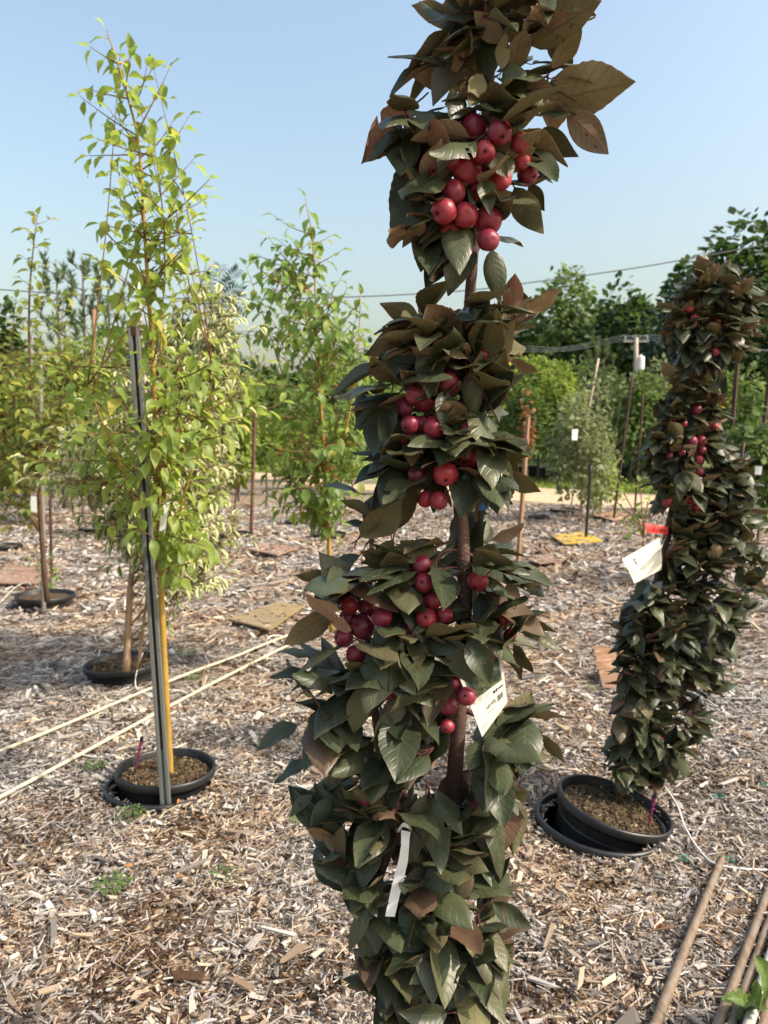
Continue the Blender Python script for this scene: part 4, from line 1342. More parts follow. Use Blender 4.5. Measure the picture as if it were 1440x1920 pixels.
board([(1032, 1003), (1058, 1019), (1130, 1014), (1098, 995)], M['ply_bright'], 'bright yellow plywood square pierced by a black stake', .02)
board([(880, 1094), (945, 1104), (1002, 1080), (925, 1068)], M['ply_pink'], 'pink brown plywood square behind the crab apple trunk', .02)
board([(985, 1048), (1012, 1056), (1058, 1050), (1030, 1038)], M['ply_pink'], 'small pink plywood square beyond the brown stake', .03)
board([(232, 1030), (262, 1040), (292, 1030), (262, 1018)], M['ply_pink'], 'small pink plywood square beyond the two tan trunks', .02)
board([(612, 958), (640, 962), (668, 956), (640, 951)], M['ply_pink'], 'small pink plywood square beyond the berry tree', .02)
board([(1108, 964), (1150, 976), (1195, 968), (1150, 958)], M['ply_brown'], 'rusty brown board near the dark brown canes', .03)
board([(758, 1046), (782, 1050), (830, 1040), (800, 1032)], M['ply_pink'], 'pink board glimpsed behind the fruiting spurs', .02)
# one tipped up against the pot of the leaning tree
tb0, tb1 = PZ(1130, 1288, .02), PZ(1212, 1300, .02)
mb = MB()
dx = (tb1 - tb0); L_ = dx.length
up = Vector((.02, .30, .17))
n_ = dx.cross(up).normalized() * .014
vs = []
for p in (tb0, tb1, tb1 + up, tb0 + up):
    vs += [p, p - n_]
c0 = sum(vs, Vector()) / 8
mb.add([v - c0 for v in vs], [(0, 2, 4, 6), (1, 7, 5, 3), (0, 1, 3, 2), (2, 3, 5, 4), (4, 5, 7, 6), (6, 7, 1, 0)])
o = mb.build('plywood_board', M['ply_brown']); o.location = c0
tag(o, 'striped brown plywood piece propped up behind the leaning crab apple', 'board', 'plywood squares on the mulch')

# ------------------------------------------------------------------ steel post and stakes
def stake(px0, px1, r, mat, label, name='stake', seg=8, zb=0.0, Y=None, group='stakes in the nursery bed', node=None, cat='stake', wob=.0):
    a = PZ(*px0, zb) if Y is None else P(*px0, Y)
    b = P(*px1, a.y)
    a2 = a - (b - a).normalized() * .06
    n = 10
    mb = MB()
    pts = [a2.lerp(b, i / n) + Vector((rnd(-wob, wob), rnd(-wob, wob), 0)) for i in range(n + 1)]
    mb.tube([p - a for p in pts], r, seg)
    o = mb.build(name, mat, None, smooth=seg > 4)
    o.location = a
    return tag(o, label, cat, group)
pa = PZ(311, 1518, 0); pb = P(250, 614, pa.y)
post = thing('steel_post', 'grey painted steel post with a rusty channel at the lime green tree', 'post', pa)
pd = (pb - pa).normalized()
xx = Vector((1, .12, 0)); xx = (xx - pd * xx.dot(pd)).normalized(); yy = pd.cross(xx)
def prism(prof, z0, z1, n=2):
    mb = MB()
    vs, fs = [], []
    k = len(prof)
    for i in range(n + 1):
        z = z0 + (z1 - z0) * i / n
        for (a, b) in prof: vs.append(xx * a + yy * b + pd * z)
    for i in range(n):
        for j in range(k):
            j2 = (j + 1) % k
            fs.append((i * k + j, i * k + j2, (i + 1) * k + j2, (i + 1) * k + j))
    fs.append(tuple(range(k - 1, -1, -1))); fs.append(tuple(n * k + j for j in range(k)))
    return mb.add(vs, fs)
HL = (pb - pa).length
# hat-shaped channel: two front lips, rusty groove between
hat = [(-.0205, -.002), (-.0185, -.006), (-.0075, -.006), (-.0045, .004), (.0045, .004), (.0075, -.006), (.0185, -.006), (.0205, -.002), (.0205, .014), (.0185, .016), (-.0185, .016), (-.0205, .014)]
prism(hat, -.12, HL, 20).build('post_body', M['post'], post)
prism([(-.0045, .0018), (-.0036, .0034), (.0036, .0034), (.0045, .0018)][::-1], .25, HL - .002, 20).build('rusty_groove', M['rust'], post)
prism([(-.0212, -.0025), (-.0075, -.0068), (.0075, -.0068), (.0212, -.0025), (.0212, .0166), (-.0212, .0166)], HL - .030, HL + .004, 1).build('rusty_top', M['rust'], post)
stk = stake
stk((82, 1152), (75, 672), .020, M['stake_grey'], 'slim grey stake standing in the pot with the leafy shoot', seg=6)
stk((97, 1085), (92, 812), .017, M['stake_dark'], 'short dark metal stake behind the grey stake', seg=6)
stk((471, 1003), (478, 770), .028, M['stake_red'], 'rusty brown stake right of the dogwood', seg=6)
stk((300, 1090), (256, 500), .016, M['stake_pale'], 'pale wooden stake standing behind the steel post', seg=6)
stk((968, 1098), (990, 782), .024, M['stake_wood'], 'weathered brown wooden stake right of the crab apple trunk', seg=4)
stk((1070, 955), (1122, 672), .022, M['stake_pale'], 'long pale bamboo cane leaning in the willow-like shrub', seg=6, wob=.003)
stk((1098, 1014), (1108, 872), .022, M['black'], 'thin black stake through the bright yellow board', seg=6)
stk((1150, 978), (1186, 702), .022, M['stake_dark'], 'tall dark brown cane left of the leaning crab apple', seg=6, wob=.003)
stk((1190, 962), (1206, 738), .021, M['stake_dark'], 'shorter dark brown cane touching the leaning crab apple leaves', seg=6, wob=.003)
stk((1350, 1080), (1392, 560), .026, M['stake_dark'], 'dark purplish metal stake behind the leaning crab apple', seg=4)
stk((1405, 1010), (1445, 690), .034, M['stake_dark'], 'dark metal stake at the edge beyond the leaning crab apple', seg=4)
stk((178, 962), (176, 580), .035, M['stake_wood'], 'thin weathered stake among the pines', seg=6)
stk((400, 912), (396, 800), .03, M['stake_grey'], 'thin grey stake beside the sand track', seg=6)
stk((275, 1006), (268, 700), .02, M['stake_wood'], 'slender wooden stake in the dogwood foliage', seg=6)
# thin trunks that stand in the far pots
def sapling(px0, px1, r, mat, name, label, top_leaf=None):
    a = PZ(*px0, .03)
    b = P(*px1, a.y)
    t = thing(name, label, 'tree', a, 'young nursery trees')
    stem(t, [a, a.lerp(b, .35) + Vector((rnd(-.02, .02), 0, 0)), a.lerp(b, .7) + Vector((rnd(-.03, .03), 0, 0)), b], r, r * .4, mat, 'trunk', 6, 3)
    return t, a, b

# ------------------------------------------------------------------ background trees
LQ = [leaf_tmpl(.72, 3, .0, .35, 0, 0, .8, 0, .25 * k, k, 1, False, 0) for k in range(4)]
NQ = [leaf_tmpl(.14, 2, .0, .15, 0, 0, .0, 0, 0, k, 1, False, 0) for k in range(2)]
def crown(name, ctr, rx, ry, rz, n, leaf, mat, parent, org, lobes=22, seed=0, gap=.25, shape='round', up=0.2):
    rg = random.Random(seed)
    lob = []
    for i in range(lobes):
        while True:
            q = Vector((rg.uniform(-1, 1), rg.uniform(-1, 1), rg.uniform(-1, 1)))
            if shape == 'cone':
                lim = .95 * (1 - (q.z + 1) / 2) + .08
                if math.hypot(q.x, q.y) < lim: break
            elif q.length < 1: break
        k = .34 + .16 * rg.random()
        lob.append((q * (.78 if shape != 'cone' else .9), k * (1 if shape != 'cone' else .62)))
    items = []
    for i in range(n):
        c, k = rg.choice(lob)
        d = Vector((rg.gauss(0, 1), rg.gauss(0, 1), rg.gauss(.15, 1))).normalized()
        q = c + d * k * (rg.uniform(.45, 1.08) ** .6)
        p = ctr + Vector((q.x * rx, q.y * ry, q.z * rz))
        if p.z < .15: continue
        dr = (d + Vector((rg.uniform(-.6, .6), rg.uniform(-.6, .6), rg.uniform(-.8, .3)))).normalized()
        nn = d + Vector((rg.uniform(-.5, .5), rg.uniform(-.5, .5), .5 + rg.uniform(-.3, .6)))
        s = leaf * rg.uniform(.6, 1.4)
        m = frame(dr, nn)
        items.append((rg.randrange(4), p, Matrix([[m[r][cc] * s for cc in range(3)] for r in range(3)])))
    o = join_leaves(name, items, LQ, [mat], parent, org, kind='stuff')
    return o
def bg_tree(name, label, px, top, D, hw, n, leaf, mat, barkm='grey_bark', low=None, seed=0, lobes=22, group='trees beyond the nursery bed', shape='round', trunk_r=None, lean=0):
    b = P(px, 820, D); b.z = 0
    tp = P(px, top, D)
    H = tp.z
    t = thing(name, label, 'tree', b, group)
    rx = hw / F * D
    lowz = H * .22 if low is None else low
    ctr = Vector((b.x + lean, b.y, (H + lowz) / 2))
    r = trunk_r or max(.03, H * .012)
    rg = random.Random(seed)
    stem(t, [b - Vector((0, 0, .1)), b + Vector((rg.uniform(-.02, .02) * H, 0, H * .4)), b + Vector((lean * .8, 0, H * .88))], r, r * .25, M[barkm], 'trunk', 7, 4)
    mb = MB()
    for k in range(9):
        z = lowz * .8 + (H - lowz) * rg.uniform(.05, .75)
        a = rg.uniform(0, 6.28)
        q0 = Vector((lean * z / H, 0, z))
        q1 = q0 + Vector((math.cos(a) * rx * .75, math.sin(a) * rx * .75, (H - z) * .42))
        mb.tube([q0, q0.lerp(q1, .5) + Vector((0, 0, -.03 * H)), q1], [r * .45, r * .3, r * .12], 5)
    mb.build('limbs', M[barkm], t, smooth=True)
    crown('crown', ctr, rx, rx * .9, (H - lowz) / 2 * 1.02, n, leaf, M[mat], t, b, lobes, seed, shape=shape)
    return t
# the tall wood behind, right
bg_tree('broadleaf_tree', 'big dark broadleaf tree rising behind the leaning crab apple', 1400, 420, 36, 165, 13000, .40, 'far_dark', seed=1, lobes=44, low=1.2)
bg_tree('broadleaf_tree', 'dark tree between the utility pole and the big broadleaf', 1285, 520, 40, 95, 7000, .40, 'far_dark', seed=2, lobes=30, low=1)
bg_tree('broadleaf_tree', 'rounded green tree behind the utility pole', 1150, 535, 46, 85, 6500, .42, 'far_dark', seed=3, lobes=30, low=1)
bg_tree('broadleaf_tree', 'airy pale topped tree left of the utility pole', 1055, 518, 50, 88, 4600, .40, 'far_mid', seed=4, lobes=26, low=1.5)
bg_tree('broadleaf_tree', 'dark green tree filling the gap beside the pole', 1100, 580, 52, 110, 5500, .46, 'far_dark', seed=5, lobes=30, low=.5)
bg_tree('broadleaf_tree', 'shaded tree far behind the crab apple spurs', 960, 585, 55, 100, 5000, .46, 'far_dark', seed=6, lobes=26, low=.5)
bg_tree('broadleaf_tree', 'distant tree on the right behind the dark metal stakes', 1440, 560, 30, 95, 3600, .30, 'far_dark', seed=7, lobes=24, low=.3)
bg_tree('blue_spruce', 'dark blue green spruce right of the utility pole', 1222, 585, 34, 60, 4200, .22, 'far_blue', seed=8, lobes=60, low=.2, shape='cone')
bg_tree('broadleaf_tree', 'bare grey twigged thin tree left of the pole', 1010, 640, 44, 40, 350, .25, 'far_grey', seed=9, lobes=10, low=3)
# nursery rows beyond the track, right
NR = 'young trees in the nursery rows'
bg_tree('young_tree', 'yellow green young maple beyond the brown wooden stake', 1010, 675, 27, 72, 4200, .17, 'far_yellow', seed=11, group=NR, low=.9)
bg_tree('young_tree', 'green young tree with a few rusty leaves beside the maple', 985, 705, 25, 42, 1500, .15, 'far_mid', seed=12, group=NR, low=.8)
bg_tree('young_tree', 'rusty leaved sapling beside the brown wooden stake', 990, 740, 23.5, 20, 260, .13, 'far_rust', seed=13, group=NR, low=.9)
bg_tree('young_tree', 'grey green young tree behind the pale bamboo cane', 1160, 690, 28, 62, 3000, .15, 'far_grey', seed=14, group=NR, low=.6)
bg_tree('young_tree', 'grey green young tree beside the dark brown canes', 1230, 680, 26, 55, 2600, .15, 'far_grey', seed=15, group=NR, low=.5)
bg_tree('young_tree', 'bright young tree behind the dark metal stakes', 1410, 690, 20, 75, 3000, .14, 'far_mid', seed=16, group=NR, low=.4)
bg_tree('young_tree', 'yellowish young tree between the leaning crab apple and the far wood', 1345, 700, 24, 70, 2600, .14, 'far_yellow', seed=17, group=NR, low=.4)
bg_tree('willow_shrub', 'airy willow-like shrub with pale leaves around the bamboo cane', 1095, 715, 13.5, 72, 2400, .085, 'far_grey', seed=18, group=NR, low=.35, lobes=34, trunk_r=.025, barkm='tan_bark')
bg_tree('willow_shrub', 'low yellow green shrub at the foot of the bamboo cane', 1130, 840, 14.5, 50, 900, .085, 'far_yellow', seed=19, group=NR, low=.25, lobes=20, trunk_r=.02, barkm='tan_bark')
bg_tree('young_tree', 'leafy young tree at the frame edge behind the leaning crab apple', 1425, 735, 7.5, 60, 1300, .085, 'far_mid', seed=20, group=NR, low=.5, trunk_r=.02)
# left and middle background
bg_tree('broadleaf_tree', 'dark rounded tree at the far left behind the fruit tree', 0, 548, 30, 52, 4200, .26, 'far_dark', seed=21, lobes=26, low=.3)
bg_tree('broadleaf_tree', 'dark distant tree behind the dogwood', 320, 610, 42, 120, 4200, .34, 'far_dark', seed=22, lobes=30, low=.3)
bg_tree('broadleaf_tree', 'distant green tree between the dogwood and the berry tree', 480, 690, 40, 90, 3600, .32, 'far_mid', seed=23, lobes=26, low=.3)
bg_tree('broadleaf_tree', 'distant green tree behind the berry tree', 620, 690, 44, 105, 4000, .34, 'far_mid', seed=24, lobes=26, low=.3)
bg_tree('broadleaf_tree', 'distant tree behind the middle of the tall crab apple', 790, 660, 46, 110, 3600, .34, 'far_mid', seed=25, lobes=26, low=.3)
bg_tree('young_tree', 'yellow green young tree between the pines and the fruit tree', 40, 690, 14, 85, 3600, .10, 'far_yellow', seed=26, group=NR, low=.7, trunk_r=.03)
bg_tree('young_tree', 'yellow green young tree in front of the pines', 150, 640, 13, 70, 3200, .10, 'far_yellow', seed=27, group=NR, low=.9, trunk_r=.03)
bg_tree('young_tree', 'green young tree seen left of the berry tree', 500, 750, 20, 50, 1800, .12, 'far_yellow', seed=28, group=NR, low=.6, trunk_r=.03)
bg_tree('young_tree', 'green young tree seen under the berry tree', 660, 760, 22, 60, 1800, .12, 'far_mid', seed=29, group=NR, low=.6, trunk_r=.03)
bg_tree('young_tree', 'pale green young tree behind the dogwood crown', 400, 560, 11, 48, 1600, .09, 'far_grey', seed=30, group=NR, low=.9, trunk_r=.025)
bg_tree('young_tree', 'green young tree beyond the tall crab apple spurs', 740, 740, 20, 50, 1600, .12, 'far_mid', seed=31, group=NR, low=.6, trunk_r=.03)

for i, (x, tp, D_, hw, mt, lab) in enumerate([(1050, 690, 26, 60, 'far_yellow', 'bright green young tree left of the light green pine'), (1195, 705, 25, 55, 'far_mid', 'green young tree at the foot of the utility pole'), (1270, 700, 27, 60, 'far_yellow', 'yellow green young tree behind the leaning crab apple trunk'), (955, 690, 28, 45, 'far_yellow', 'yellow green young tree between the crab apple and the rusty sapling'), (1090, 665, 30, 55, 'far_mid', 'green young tree behind the pale bamboo cane top'), (95, 665, 19, 70, 'far_mid', 'green young tree behind the grey stake'), (235, 660, 21, 70, 'far_mid', 'green young tree behind the steel post'), (300, 690, 24, 80, 'far_yellow', 'yellow green young tree behind the lime tree crown'), (395, 700, 23, 75, 'far_mid', 'green young tree right of the lime tree crown'), (445, 730, 18, 45, 'far_yellow', 'yellow green young tree behind the rusty stake'), (560, 740, 26, 70, 'far_mid', 'green young tree behind the left of the berry tree'), (0, 760, 17, 60, 'far_mid', 'low green young tree under the far left dark tree'), (860, 700, 25, 90, 'far_mid', 'green young tree behind the tall crab apple trunk'), (930, 720, 30, 60, 'far_mid', 'green young tree left of the rusty sapling')]):
    bg_tree('young_tree', lab, x, tp, D_, hw, 2300, .13 if D_ < 20 else .15, mt, seed=60 + i, group=NR, low=.5, trunk_r=.035)
for i, (x, tp, hw, lab) in enumerate([(250, 660, 130, 'far dim tree between the pines and the lime tree'), (420, 655, 110, 'far dim tree above the rusty stake'), (560, 672, 110, 'far dim tree behind the top of the berry tree'), (710, 650, 110, 'far dim tree right of the berry tree'), (860, 640, 120, 'far dim tree behind the crab apple trunk')]):
    bg_tree('broadleaf_tree', lab, x, tp, 62, hw, 3000, .5, 'far_dark', seed=80 + i, lobes=26, low=.2)
def pine(label, px, top, D, hw, seed, low=.4, n=34):
    rg = random.Random(seed)
    b = P(px, 820, D); b.z = 0
    H = P(px, top, D).z
    t = thing('pine_tree', label, 'tree', b, 'feathery pines')
    stem(t, [b - Vector((0, 0, .05)), b + Vector((0, 0, H * .5)), b + Vector((0, 0, H * .98))], H * .014, .01, M['grey_bark'], 'trunk', 6, 4)
    rx = hw / F * D
    items = []
    mb = MB()
    for i in range(n):
        f = (i + .5) / n
        z = low + (H - low) * f * .93
        a = i * 2.399
        ln = rx * (1.25 - f) * rg.uniform(.75, 1.1) + .12
        q0 = Vector((0, 0, z))
        q1 = q0 + Vector((math.cos(a) * ln * .75, math.sin(a) * ln * .75, ln * .35))
        q2 = q0 + Vector((math.cos(a) * ln, math.sin(a) * ln, ln * .95 + .1))
        pth = smooth_path([q0, q1, q2], 4)
        mb.tube(pth, [.014 - .009 * k / (len(pth) - 1) for k in range(len(pth))], 4)
        for k in range(26):
            u = rg.uniform(.3, 1) * (len(pth) - 1)
            j = min(int(u), len(pth) - 2)
            p = pth[j].lerp(pth[j + 1], u - j)
            tn = (pth[j + 1] - pth[j]).normalized()
            d = (tn * rg.uniform(.4, 1.2) + Vector((rg.uniform(-1, 1), rg.uniform(-1, 1), rg.uniform(-.3, 1))) * .7).normalized()
            for w_ in range(3):
                d2 = (d + Vector((rg.uniform(-.3, .3), rg.uniform(-.3, .3), rg.uniform(-.3, .3)))).normalized()
                m = frame(d2, Vector((rg.uniform(-1, 1), rg.uniform(-1, 1), 1)))
                s = rg.uniform(.12, .22)
                items.append((rg.randrange(2), b + p, Matrix([[m[r][c] * s for c in range(3)] for r in range(3)])))
    mb.build('limbs', M['grey_bark'], t)
    join_leaves('needles', items, NQ, [M['needle']], t, b)
pine('feathery pine left of its twin above the dogwood', 118, 476, 16, 42, 41)
pine('tallest feathery pine in the middle of the three', 166, 468, 16.5, 42, 42)
pine('feathery pine nearest the lime green tree', 212, 492, 17, 42, 43)
pine('light green pine beside the pale bamboo cane', 1118, 632, 24, 46, 44)
# saplings in far pots
for (a, b, r, m, nm, lab) in [((180, 988), (184, 860), .02, 'orange_twig', 'sapling', 'reddish thin trunk in the pot below the dogwood'), ((565, 974), (568, 820), .022, 'tan_bark', 'sapling', 'pale thin trunk in the pot left of the yellow stem'), ((436, 998), (452, 850), .02, 'orange_twig', 'sapling', 'leaning reddish trunk in the low pot by the rusty stake'),
                              ((735, 962), (738, 850), .02, 'tan_bark', 'sapling', 'pale trunk seen through the gap under the hanging apples'), ((130, 901), (134, 780), .03, 'brown_bark', 'sapling', 'brown trunk in the low pot beyond the blue ribbon stake'), ((20, 906), (22, 760), .03, 'brown_bark', 'sapling', 'brown trunk in the low pot beside the sand track')]:
    sapling(a, b, r, M[m], nm, lab)
# fine fern-like sapling above the dogwood
b = P(404, 820, 12); b.z = 0
t = thing('ferny_sapling', 'fern-leaved sapling poking above the dogwood', 'tree', b, 'young nursery trees')
tip = P(408, 560, 12)
stem(t, [b, b.lerp(tip, .5), tip], .03, .008, M['grey_bark'], 'trunk', 6, 3)
items = []
fr = MB()
for (dx, dy) in [(-22, -45), (5, -62), (38, -55), (-30, -10), (48, -15), (55, 25), (-20, 20), (25, -35)]:
    e = P(408 + dx, 560 + dy, 12 + rnd(-.2, .2))
    pth = smooth_path([tip - Vector((0, 0, .1)), tip.lerp(e, .5) + Vector((0, 0, .06)), e], 6)
    fr.tube([p - b for p in pth], .004, 4)
    for i in range(2, len(pth)):
        tn = (pth[i] - pth[i - 1]).normalized(); sd = tn.cross(Vector((0, -1, .3))).normalized()
        for s_ in (-1, 1):
            m = frame(sd * s_ + tn * .5, Vector((0, -.5, 1)))
            items.append((0, pth[i], Matrix([[m[r][c] * .13 for c in range(3)] for r in range(3)])))
fr.build('leaf_stalks', M['grey_bark'], t)
join_leaves('fronds', items, [leaf_tmpl(.3, 3, .2, .2, stalk=0, cols=2)], [M['far_blue']], t, b)

# grass tufts along the verge, one mass
rg = np.random.default_rng(5)
n = 16000
s = rg.uniform(-40, 22, n); o_ = 2.2 + 9 * rg.uniform(0, 1, n) ** 1.6
cx = 0 + ROAD_N.x * o_ + ROAD_D.x * s; cy = 24.3 + ROAD_N.y * o_ + ROAD_D.y * s
h = rg.uniform(.05, .16, n); a = rg.uniform(0, 6.28, n); wd = rg.uniform(.02, .05, n)
v = np.empty((n, 3, 3), np.float32)
v[:, 0] = np.stack([cx - np.cos(a) * wd, cy - np.sin(a) * wd, np.full(n, .0)], 1)
v[:, 1] = np.stack([cx + np.cos(a) * wd, cy + np.sin(a) * wd, np.full(n, .0)], 1)
v[:, 2] = np.stack([cx + rg.uniform(-.06, .06, n), cy + rg.uniform(-.06, .06, n), h], 1)
g = obj('grass', mesh_np('grass', v.reshape(-1, 3), tris=np.arange(n * 3).reshape(-1, 3), uv=np.zeros((n * 3, 2)), mats=[M['far_yellow']]))
tag(g, 'rough mown grass along the far side of the track', 'grass', kind='stuff')

# black nursery pots in rows beyond the grass
mp_ = pot_mesh(.24, .42, seed=9)
for i in range(13):
    x = [955, 975, 998, 1020, 1042, 1150, 1172, 1195, 520, 545, 690, 712, 1290][i]
    c = P(x, 905, 27.5 + (i % 3) * .8); c.z = .42
    o = obj('nursery_pot', mp_, None, c)
    tag(o, 'black nursery pot standing in the rows beyond the grass', 'pot', 'black nursery pots beyond the grass')
# white plant cards in the shrubs
for i, (x, y, w_, h_, D, lab) in enumerate([(1078, 815, 11, 20, 12.6, 'tall white card hanging in the willow-like shrub'), (1130, 875, 14, 8, 13.6, 'small white card low in the shrub'), (965, 848, 22, 9, 22, 'white card behind the curled tan leaves'), (1422, 882, 12, 16, 7.2, 'white card behind the dark metal stakes')]):
    c = P(x, y, D); k = D / F
    mb = MB()
    n = 4
    for j in range(n):
        for s in range(1): pass
    vs, fs = [], []
    for lay in (0, .004):
        for j in range(n + 1):
            u = j / n - .5
            for zz in (-.5, .5): vs.append((u * w_ * k, lay + .06 * k * w_ * (u * u), zz * h_ * k))
    m2 = 2 * (n + 1)
    for j in range(n):
        a = j * 2
        fs += [(a, a + 2, a + 3, a + 1), (m2 + a, m2 + a + 1, m2 + a + 3, m2 + a + 2), (a, m2 + a, m2 + a + 2, a + 2), (a + 1, a + 3, m2 + a + 3, m2 + a + 1)]
    fs += [(0, 1, m2 + 1, m2), (2 * n, m2 + 2 * n, m2 + 2 * n + 1, 2 * n + 1)]
    mb.add(vs, fs)
    o = mb.build('plant_card', M['white_sign']); o.location = c
    o.rotation_euler = (0, rnd(-.2, .2), rnd(-.3, .3))
    tag(o, lab, 'tag', 'white plant cards')

# ------------------------------------------------------------------ utility pole and cables
D = 31
pb_ = P(1191, 820, D); pb_.z = 0
up_ = thing('utility_pole', 'grey utility pole with a white transformer before the wood', 'pole', pb_)
ptop = P(1193, 634, D)
stem(up_, [pb_ - Vector((0, 0, .3)), pb_.lerp(ptop, .5), ptop], .12, .085, M['stake_pale'], 'mast', 10, 3)
lt = ptop - pb_
mb = MB(); mb.box(lt - Vector((0, 0, .12)), (1.0, .08, .09)); mb.build('crossarm', M['stake_grey'], up_)
mb = MB()
tc_ = P(1201, 681, D) - pb_
mb.v = []; mb.lathe([(.001, -.27), (.14, -.27), (.155, -.24), (.155, .22), (.14, .26), (.06, .28), (.06, .33), (.001, .34)], 14)
mb.v = [tuple(Vector(v) + tc_) for v in mb.v]
mb.build('transformer', M['white_sign'], up_, smooth=False)
for dx in (-.44, 0, .44):
    mb = MB(); mb.lathe([(.001, 0), (.03, 0), (.04, .04), (.03, .07), (.035, .11), (.001, .14)], 8)
    mb.v = [tuple(Vector(v) + lt + Vector((dx, 0, -.04))) for v in mb.v]
    mb.build('insulator', M['steel'], up_)
def cable(name, pts, r, label, mat, group):
    pts = [Vector(p) for p in pts]
    mb = MB(); mb.tube([p - pts[0] for p in smooth_path(pts, 8)], r, 6)
    o = mb.build(name, mat, None, smooth=True); o.location = pts[0]
    return tag(o, label, 'cable', group)
for i, dx in enumerate((-.44, 0, .44)):
    a = pb_ + lt + Vector((dx, 0, .12))
    e = P(940 - i * 6, 652 + 5 * i, 34)
    e2 = P(600, 690, 40)
    cable('power_line', [a, a.lerp(e, .5) - Vector((0, 0, .25)), e, e2], .010, 'thin power line strung left from the utility pole', M['steel'], 'power lines on the utility pole')
    e = P(1240, 640, 30) + Vector((0, 0, .1 * i)); e2 = P(1460, 660, 27)
    cable('power_line', [a, e, e2], .010, 'thin power line strung right from the utility pole', M['steel'], 'power lines on the utility pole')
DC = 24
main_pts = [P(x, y, DC) for x, y in [(-420, 500), (-200, 528), (0, 543), (200, 555), (450, 561), (680, 556), (870, 545), (1000, 529), (1200, 501), (1440, 457), (1700, 400), (1900, 350)]]
cable('overhead_cable', main_pts, .018, 'thick twisted overhead cable sagging across the sky', M['cable'], None)
for x, p in ((0, main_pts[0]), (1, main_pts[-1])):
    t = thing('utility_pole', 'wooden pole carrying the thick overhead cable outside the view, ' + ('left' if x == 0 else 'right') + ' of the bed', 'pole', (p.x, p.y + .12, 0), 'poles of the overhead cable')
    b = Vector(t.location)
    stem(t, [b - Vector((0, 0, .2)), b + Vector((0, 0, p.z * .5)), b + Vector((0, 0, p.z + .4))], .15, .11, M['grey_bark'], 'mast', 10, 3)

# ------------------------------------------------------------------ irrigation
def pipe(name, px, r, mat, label, cat='pipe', group=None, z=.040, n=6):
    pts = [PZ(p[0], p[1], (p[2] if len(p) > 2 else z)) for p in px]
    mb = MB(); mb.tube([p - pts[0] for p in smooth_path(pts, n)], r, 8)
    o = mb.build(name, mat, None, smooth=True); o.location = pts[0]
    return tag(o, label, cat, group)
pipe('irrigation_pipe', [(-120, 1452), (0, 1408), (130, 1355), (257, 1301), (350, 1264), (445, 1229), (521, 1198), (640, 1156), (760, 1118)], .0085, M['cream_pipe'], 'cream irrigation pipe nearer the dogwood pot', 'pipe', 'cream irrigation pipes on the mulch')
pipe('irrigation_pipe', [(-120, 1548), (0, 1494), (156, 1411), (288, 1340), (420, 1270), (540, 1210), (640, 1164), (780, 1108)], .0085, M['cream_pipe'], 'cream irrigation pipe nearer the lime tree pot', 'pipe', 'cream irrigation pipes on the mulch')
def drip(px, label, n=8):
    return pipe('drip_tube', px, .0034, M['white_tube'], label, 'tube', 'white drip tubes', n=n)
drip([(150, 1415, .03), (196, 1420, .05), (222, 1400, .13), (245, 1388, .17), (266, 1387, .17)], 'white drip tube arching to the purple stake of the lime tree pot')
drip([(268, 1224, .18), (262, 1240, .16), (254, 1272, .08), (258, 1292, .04), (285, 1306, .025)], 'white drip tube looping down from the dogwood pot')
drip([(1246, 1474, .10), (1270, 1510, .06), (1285, 1552, .04), (1315, 1598, .035), (1350, 1622, .035), (1440, 1631, .035), (1540, 1620, .03)], 'white drip tube curving right from the tilted pot')
drip([(502, 1212, .02), (500, 1200, .07), (510, 1192, .09), (530, 1192, .06)], 'short white drip tube looping over the cream pipes')
drip([(0, 1130, .03), (30, 1100, .08), (50, 1092, .11), (58, 1096, .1)], 'white drip tube reaching the pot with the leafy shoot')
def emitter(px0, px1, z0, label):
    a = PZ(*px0, z0); b = P(*px1, a.y)
    t = thing('drip_stake', label, 'drip stake', a, 'purple drip stakes')
    dd = b - a
    mb = MB(); mb.tube([-dd * .25, dd * .5, dd], [.0035, .0045, .006], 6); mb.build('spike', M['purple'], t)
    mb = MB()
    for f in (.55, .72, .86): mb.tube([dd * f, dd * (f + .05)], .0085, 6)
    mb.build('barb', M['purple'], t)
    mb = MB(); mb.tube([dd * .97, dd * 1.1], .0075, 8); mb.build('cap', M['black'], t)
emitter((253, 1452), (265, 1388), .05, 'purple drip stake in the lime tree pot')
emitter((1217, 1548), (1227, 1494), .03, 'purple drip stake in the tilted pot')
emitter((262, 1250), (268, 1224), .04, 'purple drip stake in the dogwood pot')
emitter((46, 1122), (49, 1098), .03, 'purple drip stake in the pot with the leafy shoot')

# ------------------------------------------------------------------ bamboo poles, lower right
def bpole(a, b, r, mat, label, nodes=6, z0=.03, z1=.03, tip=True, tz=None):
    p0, p1 = PZ(*a, z0), PZ(*b, z1)
    mb = MB()
    n = 60
    pts, rad = [], []
    ks = [(k + .5 + rnd(-.2, .2)) / nodes for k in range(nodes)]
    bow = rnd(-.006, .006)
    for i in range(n + 1):
        u = i / n
        pts.append(p0.lerp(p1, u) - p0 + Vector((bow * math.sin(u * 3.1), 0, 0)))
        q = r * (1 - .18 * (1 - u))
        dn = min(abs(u - k) for k in ks)
        q *= 1 + .14 * math.exp(-(dn * 130) ** 2)
        if tip and u < .06: q *= .35 + .65 * u / .06
        rad.append(q)
    mb.tube(pts, rad, 12)
    o = mb.build('bamboo_pole', mat, None, smooth=True); o.location = p0
    return tag(o, label, 'pole', 'poles lying on the mulch')
bpole((1357, 1603), (1195, 2010), .0145, M['bamboo'], 'long grey brown bamboo pole with a pointed tip lying alone', 5, .035, .035)
bpole((1480, 1558), (1308, 2020), .0135, M['bamboo'], 'brown bamboo pole outermost in the bundle facing the lone pole', 6, .030, .030, False)
